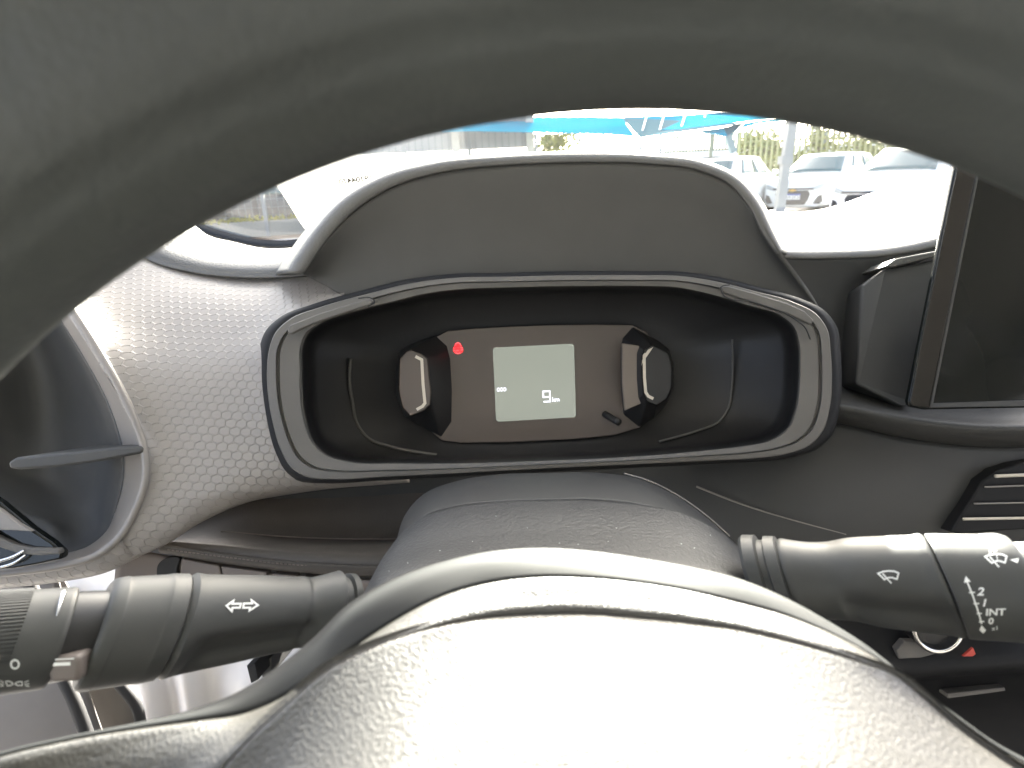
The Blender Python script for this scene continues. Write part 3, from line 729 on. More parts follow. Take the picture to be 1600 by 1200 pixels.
# ================================================================== CENTRE CONSOLE (bottom right)
con = thing('climate_panel', 'dark climate control panel with chrome dial rings below the wiper stalk', 'control panel', Q(1520, 1040, .40))
loft('console_face', [
    [(1280, 930, .425), (1400, 926, .425), (1500, 922, .425), (1680, 918, .425)],
    [(1280, 1000, .41), (1400, 1000, .41), (1500, 996, .41), (1680, 990, .41)],
    [(1300, 1055, .40), (1400, 1048, .40), (1500, 1040, .40), (1680, 1030, .40)],
    [(1300, 1075, .43), (1400, 1068, .43), (1500, 1060, .43), (1680, 1050, .43)],
    [(1300, 1110, .45), (1400, 1105, .45), (1500, 1100, .45), (1680, 1095, .45)],
    [(1300, 1260, .45), (1400, 1260, .45), (1500, 1260, .45), (1680, 1260, .45)],
], M['black'], con, nu=30, nv=30)
for cx, cy in ((1466, 980), (1616, 968)):
    c = Q(cx, cy, .392); rad = 38/F*.392
    ringp = [c + rt*(rad*math.cos(t)) + up*(rad*math.sin(t)) for t in [2*math.pi*i/48 for i in range(48)]]
    kn_v, kn_f = [], []
    for k, (rr, dz) in enumerate(((1.0, .012), (1.0, .0), (.90, -.001), (.86, .002), (.80, .004), (.72, .004), (0.01, .004))):
        kn_v += [c + (p-c)*rr + fwd*dz for p in ringp]
    for j in range(6):
        for i in range(48): kn_f.append((j*48+i, j*48+(i+1) % 48, (j+1)*48+(i+1) % 48, (j+1)*48+i))
    kn = obj('dial_knob', kn_v, face_camera(kn_v, kn_f), M['black2'], con, sharp=40)
    V, Fc = [], []
    for i in range(48):
        for k in range(8):
            t = 2*math.pi*k/8; p = ringp[i]; o_ = (p-c).normalized()
            V.append(p + o_*(.0016*math.cos(t)) - fwd*(.0016*math.sin(t)))
    for i in range(48):
        for k in range(8): Fc.append((i*8+k, i*8+(k+1) % 8, ((i+1) % 48)*8+(k+1) % 8, ((i+1) % 48)*8+k))
    obj('dial_ring', V, Fc, M['chrome'], kn)
prism('dial_mark', [(1505, 1026), (1521, 1012), (1525, 1022), (1520, 1026)], .3985, .002, M['red_print'], con, bevel=.0003)
prism('button_blank', [(1402, 1016), (1414, 1002), (1446, 1003), (1476, 1018), (1440, 1028), (1405, 1030)], .402, .006, M['door'], con, bevel=.0006)
prism('tray_edge', [(1480, 1084), (1570, 1074), (1572, 1080), (1482, 1092)], .432, .01, M['door'], con, bevel=.0006)

# ================================================================== STEERING COLUMN SHROUD
sh = thing('column_shroud', 'black grained steering column shroud between the two stalks', 'column cover', Q(850, 900, .24))
loft('rear_cowl', [
    [(618, 850, .32), (632, 806, .32), (662, 772, .32), (712, 752, .325), (770, 742, .33), (850, 739, .33), (940, 739, .33), (1000, 748, .325), (1060, 776, .32), (1105, 808, .31), (1160, 860, .30)],
    [(622, 856, .30), (637, 814, .30), (668, 782, .30), (716, 762, .30), (775, 752, .302), (850, 749, .302), (940, 749, .302), (1000, 758, .30), (1058, 784, .295), (1102, 816, .29), (1158, 866, .285)],
    [(618, 880, .26), (634, 840, .26), (664, 806, .262), (714, 790, .264), (775, 784, .266), (850, 781, .266), (940, 781, .266), (1000, 788, .264), (1060, 806, .262), (1110, 836, .26), (1165, 890, .255)],
], M['dash_face'], sh, nu=90, nv=24)
tube('cowl_edge_light', [(975, 740, .3275), (1010, 750, .322), (1060, 775, .3175), (1105, 807, .3075), (1140, 838, .302)], .0005, M['trimlip'], sh, n=6)  # pale line painting the lit top edge of the rear cowl
shroud = loft('upper_shroud', [
    [(560, 1010, .255), (590, 900, .255), (612, 852, .257), (648, 815, .26), (712, 792, .262), (770, 785, .263), (850, 782, .263), (930, 782, .263), (1000, 788, .262), (1070, 803, .26), (1125, 832, .258), (1175, 880, .255), (1230, 960, .25)],
    [(550, 1020, .24), (577, 915, .24), (602, 866, .243), (645, 832, .247), (712, 810, .25), (770, 803, .251), (850, 800, .251), (930, 800, .251), (1000, 806, .25), (1075, 822, .248), (1135, 853, .244), (1190, 903, .24), (1250, 980, .236)],
    [(540, 1035, .22), (562, 940, .22), (592, 892, .224), (640, 862, .228), (712, 844, .231), (770, 837, .232), (850, 834, .232), (930, 834, .232), (1000, 840, .231), (1085, 858, .228), (1150, 890, .224), (1210, 940, .22), (1275, 1010, .215)],
    [(535, 1060, .20), (556, 975, .20), (585, 925, .203), (635, 893, .207), (712, 876, .21), (770, 870, .212), (850, 867, .212), (930, 868, .212), (1000, 876, .21), (1095, 896, .207), (1160, 925, .203), (1225, 975, .20), (1290, 1050, .195)],
    [(540, 1100, .19), (560, 1010, .19), (588, 965, .19), (635, 935, .19), (712, 915, .19), (770, 908, .19), (850, 905, .19), (930, 906, .19), (1000, 914, .19), (1095, 935, .19), (1165, 970, .19), (1230, 1020, .19), (1290, 1100, .19)],
], M['shroud'], sh, nu=110, nv=50, thick=.0025)
# dust specks lying on the shroud and the wheel boss
rnd = random.Random(3)
# ================================================================== STALKS
def stalk_surface(A, B, segs, nθ=64, half=None, scoop=None):
    """rings along the axis A->B (world). segs: list of (s, radius, shear) with s in metres from A"""
    ax = (B-A).normalized()
    v = (up - ax*up.dot(ax)).normalized(); u = ax.cross(v)
    if u.dot(fwd) > 0: u = -u           # u points at the camera
    V, Fc = [], []
    for (s, r, k) in segs:
        for i in range(nθ):
            t = 2*math.pi*i/nθ
            cz, cu = math.sin(t), math.cos(t)
            rr = r
            if scoop: rr = scoop(s, t, r)
            V.append(A + ax*(s + k*r*cz) + v*(rr*cz) + u*(rr*cu*(half or 1)))
    for j in range(len(segs)-1):
        for i in range(nθ):
            i2 = (i+1) % nθ; Fc.append((j*nθ+i, j*nθ+i2, (j+1)*nθ+i2, (j+1)*nθ+i))
    n = len(segs)
    Fc.append(tuple(reversed(range(nθ)))); Fc.append(tuple((n-1)*nθ+i for i in range(nθ)))
    return V, face_camera(V, Fc)
def piece(name, A, B, segs, mat, parent, **k):
    V, Fc = stalk_surface(A, B, segs, **k)
    return obj(name, V, Fc, mat, parent, sharp=35)
def smooth_segs(pts, n):
    return cat(pts, n)

# ---- left: lights and indicator
ls = thing('light_stalk', 'light stalk with indicator arrows and headlamp ring on the left', 'stalk', Q(540, 940, .235))
A, B = Q(548, 949, .236), Q(-60, 1010, .172)
Ld = (B-A).length; px2 = lambda x: (548-x)/608.0*Ld   # rough
def s_at(x):
    # distance along the axis whose picture column is x
    lo, hi = 0, Ld*1.2
    for _ in range(40):
        mid = (lo+hi)/2; p = A+(B-A).normalized()*mid - CAM
        xx = 800 + F*p.dot(rt)/p.dot(fwd)
        if xx > x: lo = mid
        else: hi = mid
    return lo
def scoop_l(s, t, r):
    t = t - 2*math.pi if t > math.pi else t
    # finger recess on the lower front
    a = (s - s_at(395))/((s_at(300)-s_at(490))/2)
    f = max(0, 1-abs(a)**6)
    g = math.exp(-((t + .5)/.46)**4)
    return r*(1 - .30*f*g)
piece('stalk_root', A, B, [(s_at(552), .0105, -.1), (s_at(549), .0125, -.1), (s_at(538), .0128, -.1), (s_at(536), .0112, -.1), (s_at(531), .0112, -.1), (s_at(529), .0124, -.1), (s_at(520), .0126, -.15), (s_at(517), .0115, -.15)], M['stalk'], ls)
arm = piece('stalk_arm', A, B, smooth_segs([(s_at(524), .0122, -.15), (s_at(516), .0136, -.18), (s_at(505), .0134, -.2), (s_at(488), .0126, -.2), (s_at(460), .0128, -.22), (s_at(430), .0132, -.25), (s_at(390), .0141, -.26), (s_at(340), .0149, -.27), (s_at(300), .0155, -.27), (s_at(272), .0157, -.27), (s_at(270.5), .0152, -.27)], 60), M['stalk'], ls, scoop=scoop_l)
slv = piece('stalk_sleeve', A, B, smooth_segs([(s_at(269.5), .0154, -.27), (s_at(268), .0161, -.27), (s_at(262), .0162, -.27), (s_at(220), .0163, -.25), (s_at(180), .0163, -.25), (s_at(160), .0163, -.24), (s_at(152), .0161, -.24), (s_at(147), .0155, -.24), (s_at(146), .0125, -.24)], 40), M['stalk'], ls)
piece('stalk_neck', A, B, [(s_at(150), .0125, -.2), (s_at(100), .0128, -.2), (s_at(92), .0128, -.2)], M['stalk_dark'], ls)
knob = piece('light_ring', A, B, smooth_segs([(s_at(98), .0128, -.2), (s_at(97), .0138, -.2), (s_at(93), .0141, -.2), (s_at(80), .0142, -.2), (s_at(40), .0142, -.2), (s_at(10), .0143, -.2), (s_at(-80), .0143, -.2)], 40), M['stalk'], ls)
ribs = MB(); axl = (B-A).normalized(); vv = (up-axl*up.dot(axl)).normalized(); uu = axl.cross(vv); uu = -uu if uu.dot(fwd) > 0 else uu
for i in range(44):
    t = -1.2 + i*.075
    p0 = A + axl*(s_at(24)-.2*.0143*math.sin(t)) + (vv*math.sin(t) + uu*math.cos(t))*.01435
    p1 = A + axl*(s_at(-80)-.2*.0143*math.sin(t)) + (vv*math.sin(t) + uu*math.cos(t))*.01435
    if t > -.1: ribs.bar(p0, p1, .0005, .0007)
ribs.build('grip_ribs', M['stalk'], ls, kind='stuff')
tube('chrome_line', [(100, 925, .182), (92, 950, .177), (84, 985, .175)], [.0007, .0002], M['chrome'], ls, n=8)
blk = prism('pointer_block', [(74, 1030), (80, 1027), (122, 1025), (124, 1040), (122, 1066), (78, 1068), (72, 1050)], .173, .012, M['switch'], ls, bevel=.0012)
printed('pointer_mark', blk, [ribbon([(76, 1038.5), (110, 1037)], 5.5)], M['white_print'], blk, .0003)
printed('pointer_mark', blk, [ribbon([(76, 1031), (116, 1029)], 2)], M['white_print'], blk, .0003)
def arrow(x0, y0, flip, sx=1.0):
    pts = [(0, 0), (11, -8), (9, -2.8), (22.5, -2.8), (20.8, 3.4), (9.2, 3.4), (8.2, 8.6)]
    if flip: pts = [(-x, y) for x, y in [(0, 0), (10, -8), (9, -3), (22, -3), (23, 3.8), (12, 3.8), (13.5, 8.6)]]
    return [(x0 + x*sx, y0 + y - x*.02) for x, y in pts]
printed('indicator_arrow', arm, [ribbon(arrow(354, 946.5, False), 3.0, True)], M['white_print'], arm)
printed('indicator_arrow', arm, [ribbon(arrow(403, 945.5, True), 3.0, True)], M['white_print'], arm)
printed('ring_print', knob, [ribbon(circ(23.3, 1038, 6.2, 20, 6.6), 2.8, True, 2)], M['white_print'], knob)
printed('ring_print', knob, [ribbon([(9, 1065), (13, 1064), (18, 1066), (20.5, 1068.5), (17, 1071), (11.5, 1071.5)], 1.6, True, 2), ribbon([(34, 1065), (30, 1065), (25, 1067), (23.4, 1068.6), (27, 1071), (34.5, 1071), (35, 1068)], 1.6, True, 2),
    ribbon([(38, 1066.5), (45, 1063.5)], 1.3), ribbon([(38.5, 1069), (46, 1068.5)], 1.3), ribbon([(39, 1071), (46, 1072.5)], 1.3), ribbon([(6, 1066.5), (0, 1063.5)], 1.3), ribbon([(6, 1069), (-1, 1068.5)], 1.3), ribbon([(6, 1071), (0, 1072.5)], 1.3)], M['white_print'], knob)

# ---- right: wipers
ws = thing('wiper_stalk', 'wiper stalk marked 2 1 INT 0 on the right of the column', 'stalk', Q(1200, 900, .22))
A, B = Q(1205, 903, .218), Q(1660, 921, .182)
def s_at(x, A=A, B=B):
    lo, hi = -.02, (B-A).length*1.3
    for _ in range(40):
        mid = (lo+hi)/2; p = A+(B-A).normalized()*mid - CAM
        xx = 800 + F*p.dot(rt)/p.dot(fwd)
        if xx < x: lo = mid
        else: hi = mid
    return lo
def scoop_r(s, t, r):
    t = t - 2*math.pi if t > math.pi else t
    a = (s - s_at(1390))/((s_at(1480)-s_at(1300))/2)
    f = max(0, 1-abs(a)**6); g = math.exp(-((t + .55)/.42)**2)
    return r*(1 - .24*f*g)
piece('stalk_root', A, B, [(s_at(1176), .0140, -.25), (s_at(1182), .0150, -.25), (s_at(1200), .0150, -.25), (s_at(1203), .0132, -.25), (s_at(1212), .0132, -.25), (s_at(1215), .0146, -.25), (s_at(1232), .0146, -.25), (s_at(1236), .0125, -.25)], M['stalk'], ws)
arm2 = piece('stalk_arm', A, B, smooth_segs([(s_at(1230), .0128, -.25), (s_at(1240), .0138, -.25), (s_at(1255), .0134, -.25), (s_at(1280), .0128, -.25), (s_at(1310), .0129, -.25), (s_at(1350), .0143, -.25), (s_at(1400), .0150, -.25), (s_at(1450), .0154, -.25), (s_at(1474), .0155, -.25), (s_at(1475.5), .0150, -.25)], 60), M['stalk'], ws, scoop=scoop_r)
slv2 = piece('stalk_sleeve', A, B, smooth_segs([(s_at(1476.5), .0152, -.25), (s_at(1478), .0158, -.25), (s_at(1484), .0159, -.25), (s_at(1520), .0159, -.25), (s_at(1560), .0159, -.25), (s_at(1604), .0158, -.25), (s_at(1609), .0154, -.25), (s_at(1611), .013, -.25)], 40), M['stalk'], ws)
piece('stalk_tip', A, B, [(s_at(1608), .0135, -.25), (s_at(1640), .0138, -.25), (s_at(1720), .0138, -.25)], M['stalk'], ws)
def wiper(x, y, s):
    f = lambda a, b_: (x + a*s, y + b_*s)
    return [ribbon([f(-16, -6), f(-8, -9), f(0, -10), f(9, -9.5), f(16, -6.5), f(13.5, 3), f(6, .5), f(0, 0.5), f(-6, 3.5)], 2.5, True), ribbon([f(-9, -6), f(-2, 2), f(5, 9.5)], 2.2)]
printed('wiper_icon', arm2, wiper(1388, 902, 1.0), M['white_print'], arm2)
printed('wiper_icon', slv2, wiper(1556, 876, 1.05) + [ribbon([(1557, 867), (1559, 876)], 1.3), ribbon([(1545, 864), (1549, 862)], 1.5), ribbon([(1552, 862), (1558, 860.5)], 1.5), ribbon([(1545, 861), (1555, 858)], 1.2)], M['white_print'], slv2)
printed('pointer_mark', slv2, [poly_px([(1578, 874.5), (1592, 872), (1590, 880)])], M['white_print'], slv2)
axis_ = [(1510, 906), (1519, 928), (1526, 948), (1531, 964), (1534, 975)]
printed('speed_scale', slv2, [ribbon(axis_, 2.4), poly_px([(1509, 900), (1517, 909), (1512, 909.5), (1506, 911)]), poly_px([(1534, 977), (1530, 984), (1536, 990), (1541, 985)]), ribbon([(1514, 926), (1523.5, 925.6)], 2), ribbon([(1521, 943.5), (1530, 943)], 2), ribbon([(1526, 958.6), (1534, 958.4)], 2), ribbon([(1529.5, 971.5), (1538, 971)], 2)], M['white_print'], slv2)
printed('speed_number', slv2, [text_px('2', 1533, 925, 12.5, .03, -.2, 1.2, .03)], M['white_print'], slv2)
printed('speed_number', slv2, [text_px('1', 1538.5, 942.5, 11.5, .03, -.2, 1.2, .03)], M['white_print'], slv2)
printed('speed_word', slv2, [text_px('INT', 1555.5, 957, 10.5, -.02, -.1, 1.3, .03)], M['white_print'], slv2)
printed('speed_number', slv2, [text_px('0', 1548.5, 971, 9.5, 0, -.1, 1.25, .03)], M['white_print'], slv2)
printed('speed_number', slv2, [text_px('x1', 1555, 982, 6, -.1, -.1, 1.3)], M['white_print'], slv2)

# ================================================================== STEERING WHEEL
sw_ = thing('steering_wheel', 'dark leather steering wheel with grained centre boss close to the camera', 'steering wheel', Q(1010, 1500, .10))
DW = .088
CX, CY = (1015-800)/F*DW, -(1652-600)/F*DW
Rin = 1512/F*DW; tr = .0225; Rc = Rin + tr*.93
V, Fc = [], []
NU, NV = 260, 64
for i in range(NU):
    a = 2*math.pi*i/NU
    for k in range(NV):
        t = 2*math.pi*k/NV
        ro = tr*math.cos(t)*1.0; zo = .0185*math.sin(t)       # t=pi: inner edge; zo>0 away from camera
        # leather join: a shallow groove on the inner shoulder
        g = math.exp(-((t-3.82)/.05)**2) * .0009
        ro *= 1 - g/tr; zo *= 1 - g/.0185
        rr = Rc + ro
        # slightly squarer top as on a flat-topped wheel
        p = CAM + fwd*(DW + zo) + rt*(CX + rr*math.sin(a)*1.0) + up*(CY + rr*math.cos(a))
        V.append(p)
for i in range(NU):
    for k in range(NV):
        i2, k2 = (i+1) % NU, (k+1) % NV
        Fc.append((i*NV+k, i*NV+k2, i2*NV+k2, i2*NV+k))
obj('rim', V, Fc, M['rim'], sw_)
Arow = [(-140, 1235, .112), (0, 1176, .116), (110, 1150, .120), (217, 1129, .124), (300, 1110, .127), (375, 1082, .131), (430, 1048, .135), (487, 1003, .139), (545, 948, .143), (610, 910, .146), (700, 878, .149), (770, 864, .150), (850, 859, .151), (930, 864, .151), (1000, 874, .150), (1080, 888, .149), (1150, 905, .147), (1220, 932, .145), (1290, 969, .142), (1350, 1006, .139), (1402, 1046, .136), (1450, 1083, .133), (1500, 1121, .130), (1560, 1163, .127), (1620, 1195, .124), (1740, 1260, .118)]
Brow = [(-140, 1240, .110), (0, 1184, .114), (110, 1158, .118), (217, 1140, .121), (311, 1127, .123), (380, 1116, .125), (430, 1096, .127), (487, 1060, .129), (540, 1022, .132), (610, 975, .135), (690, 933, .138), (765, 912, .140), (850, 903, .141), (930, 905, .141), (1000, 912, .140), (1085, 926, .139), (1155, 943, .138), (1225, 962, .137), (1293, 988, .135), (1352, 1018, .133), (1402, 1052, .132), (1448, 1086, .130), (1497, 1124, .127), (1556, 1166, .124), (1612, 1200, .121), (1740, 1266, .115)]
Crow = [(60, 1640, .098), (150, 1500, .101), (225, 1390, .104), (285, 1290, .107), (340, 1212, .110), (398, 1148, .1135), (455, 1095, .117), (510, 1048, .121), (565, 1019, .124), (632, 994, .127), (705, 975, .129), (770, 965, .131), (850, 960, .132), (930, 960, .132), (1000, 966, .131), (1085, 975, .130), (1155, 985, .129), (1225, 1001, .128), (1293, 1019, .127), (1350, 1037, .126), (1400, 1056, .126), (1446, 1092, .125), (1492, 1132, .123), (1550, 1175, .120), (1600, 1208, .118), (1740, 1275, .112)]
def between(A_, B_, f, dd=0): return [(a[0]*(1-f)+b_[0]*f, a[1]*(1-f)+b_[1]*f, a[2]*(1-f)+b_[2]*f+dd) for a, b_ in zip(A_, B_)]
loft('boss_back_edge', [[(x, y+3, d+.02) for x, y, d in Arow], [(x, y, d+.002) for x, y, d in Arow], between(Arow, Brow, .15, -.0006), between(Arow, Brow, .6, -.0006), between(Arow, Brow, 1.0, .0005)], M['hub_smooth'], sw_, nu=200, nv=24, thick=.0015)
boss_band = loft('boss_band', [between(Arow, Brow, .97, .002), Brow, between(Brow, Crow, .15, -.0008), between(Brow, Crow, .5, -.001), between(Brow, Crow, .88, -.0006), between(Brow, Crow, .97, .0000), between(Brow, Crow, 1.006, .0007)], M['pad'], sw_, nu=200, nv=40, thick=.0015)
D = [(120, 1700, .095), (205, 1570, .098), (280, 1460, .100), (338, 1360, .103), (392, 1275, .106), (440, 1203, .109), (487, 1140, .112), (532, 1092, .1148), (575, 1056, .118), (640, 1036, .120), (712, 1022, .122), (775, 1014, .1235), (850, 1010, .124), (930, 1010, .124), (1000, 1015, .1235), (1085, 1023, .122), (1155, 1032, .121), (1225, 1046, .120), (1293, 1062, .119), (1350, 1078, .118), (1400, 1094, .118), (1444, 1122, .117), (1488, 1156, .116), (1545, 1195, .114), (1590, 1226, .112), (1740, 1290, .108)]
def drop(R_, dy, d): return [(x*(1-.0)+0, y+dy, d2-d) for x, y, d2 in R_]
pad = loft('boss_pad', [between(Crow, D, -.006, .0007), between(Crow, D, .02, .0000), between(Crow, D, .10, -.0004), between(Crow, D, .4, -.0004), D, drop(D, 80, .0115), drop(D, 190, .025), drop(D, 330, .037), drop(D, 520, .047)], M['pad'], sw_, nu=200, nv=70, thick=.002, relax=900)
# dust specks on shroud and boss
sp = MB()
for i in range(17):
    x = rnd.uniform(600, 1180); y = rnd.uniform(800, 868) + ((x-870)/310)**2*50
    bv = None
    sp_r = rnd.uniform(.00008, .00018)
    pts = REG[shroud.name]
    if i == 0: BVS = BVHTree.FromPolygons(*[list(q) for q in pts])
    h0 = BVS.ray_cast(CAM, ray(x, y).normalized())[0]
    if h0: sp.box(h0.x-sp_r, h0.x+sp_r, h0.y-sp_r, h0.y+sp_r, h0.z-sp_r, h0.z+sp_r)
dust_haze = sp.build('dust_specks', M['white_print'], sh, kind='stuff')
# ================================================================== WINDSCREEN, PAPER, BODY SHELL
GL = [(-140, 300), (200, 320), (300, 344), (340, 356), (395, 370), (440, 374), (500, 369), (700, 345), (900, 335), (1100, 328), (1285, 316), (1385, 290), (1450, 270), (1600, 225), (1800, 170)]
def base_w(px, py): return QY(px, py, .93 - abs(px-850)/1000*.16)
base_row = [base_w(*p) for p in GL]
top_row = [Vector((p.x*.82 + .06, .20, 1.53)) for p in base_row]
ws_ = thing('windscreen', 'raked car windscreen with a black painted border along its base', 'windscreen', base_w(850, 336))
rows = [[tuple(a.lerp(b2, f) + Vector((0, 0, .03*math.sin(math.pi*f)))) for a, b2 in zip(base_row, top_row)] for f in (0, .25, .5, .75, 1)]
loft('glass_pane', rows, M['glass'], ws_, world=True, nu=50, nv=20, thick=0)
lowpx = [(285, 340), (300, 352), (322, 370), (365, 382), (415, 392), (460, 391), (505, 386), (570, 377)]
upx = [(290, 331), (303, 340), (335, 354), (365, 363), (400, 371), (440, 374), (500, 368), (570, 360)]
loft('glass_border', [[tuple(base_w(*p) + Vector((0, -.02, -.0))) for p in lowpx], [tuple(base_w(*p) + Vector((0, -.012, .0))) for p in upx]], M['frit'], ws_, world=True, nu=40, nv=4, smooth_v=False, thick=.003)

# sheet of paper hanging inside the glass, its back towards us
def on_glass(px, py, off=.012):
    # plane of the glass near the driver
    p0 = base_w(500, 369); p1 = base_w(900, 335); p2 = Vector((p0.x*.82+.06, .20, 1.53))
    n = (p1-p0).cross(p2-p0).normalized()
    r = ray(px, py); t = (p0-CAM).dot(n)/r.dot(n)
    return CAM + r*(t - off)
sheet_rows = [
    [(396, 232), (470, 238), (560, 241), (650, 241), (726, 237)],
    [(432, 289), (500, 282), (580, 276), (660, 268), (731, 262)],
    [(455, 325), (510, 316), (590, 304), (670, 294), (735, 288)],
    [(468, 346), (505, 334), (590, 324), (670, 318), (740, 312)],
    [(476, 358), (506, 342), (530, 335), (670, 330), (742, 326)],
]
pp = loft('paper_sheet', [[tuple(on_glass(x, y, .012 + (.02 if (j == 4 and i == 0) else 0))) for i, (x, y) in enumerate(r_)] for j, r_ in enumerate(sheet_rows)], M['paper'], None, world=True, nu=40, nv=30, thick=.0004)
tag(pp, 'white paper sheet with faint reversed number hung inside the windscreen', 'paper')
printed('reversed_number', pp, [text_px('18204470', 556, 281.5, 8.6, -.125, 0, -1.12, .032)], M['ink'], pp, .002)

shell = []
def struct(name, v, f, mat, **k):
    o = obj(name, v, f, mat, kind='structure', **k); return o
struct('car_roof', *box_vf(-.48, 1.22, -1.9, .20, 1.56, 1.60), M['headliner'], smooth=False)
struct('car_floor', *box_vf(-.48, 1.22, -1.9, .98, .28, .32), M['dash_face'], smooth=False)
struct('car_side', *box_vf(-.52, -.48, -1.9, .20, .30, .98), M['door'], smooth=False)
struct('car_side', *box_vf(1.22, 1.26, -1.9, .98, .30, .98), M['door'], smooth=False)
struct('car_bulkhead', *box_vf(-.10, 1.22, .94, .98, .32, .95), M['seal'], smooth=False)
for nm, bx_ in (('car_seat', (-.26, .26, -.62, -.46, .32, 1.12)), ('car_seat', (-.13, .13, -.58, -.48, 1.14, 1.34)), ('car_seat', (.50, 1.02, -.62, -.46, .32, 1.12)), ('car_seat', (.63, .89, -.58, -.48, 1.14, 1.34)),
    ('car_seat', (-.40, 1.14, -1.45, -1.28, .32, 1.10)), ('car_pillar', (-.52, -.48, -.62, -.47, .98, 1.56)), ('car_pillar', (1.22, 1.26, -.62, -.47, .98, 1.56)), ('car_pillar', (-.52, -.48, -1.9, -1.5, .98, 1.56)), ('car_pillar', (1.22, 1.26, -1.9, -1.5, .98, 1.56)),
    ('car_frame', (-.52, -.48, -1.5, .20, 1.44, 1.56)), ('car_frame', (1.22, 1.26, -1.5, .20, 1.44, 1.56))):
    struct(nm, *box_vf(*bx_), M['dash'] if nm == 'car_seat' else M['headliner'], smooth=False)
struct('car_rear', *box_vf(-.48, 1.22, -1.94, -1.9, .30, 1.0), M['door'], smooth=False)

# ================================================================== THE CAR PARK OUTSIDE
def mat_paint(name, c, rough=.25): return principled(name, c, rough, .5, coat=.6)[0]
paint_w = mat_paint('white_car_paint', (.72, .73, .72)); paint_s = mat_paint('silver_car_paint', (.45, .46, .47)); paint_k = mat_paint('dark_car_paint', (.03, .034, .04))
glass_car = principled('sky_tinted_car_glass', (.015, .075, .09), .05, .9)[0]  # cyan of the reflected sky is put into the base colour
tyre_m = principled('tyre_rubber', (.02, .02, .02), .8)[0]; rim_m = principled('alloy_rim', (.45, .45, .46), .3, metal=.7)[0]
grille_m = principled('grille_black', (.02, .021, .024), .45)[0]; lamp_m = principled('headlamp_lens', (.30, .32, .33), .1, .8)[0]
tail_m = principled('tail_lamp_red', (.35, .02, .02), .2, .6)[0]; plate_m = principled('plate_white', (.7, .7, .7), .5)[0]; plate_b = principled('plate_blue', (.02, .06, .3), .5)[0]
gold_m = principled('badge_gold', (.65, .42, .10), .3, metal=.8)[0]; dark_m = principled('black_trim', (.025, .025, .027), .5)[0]

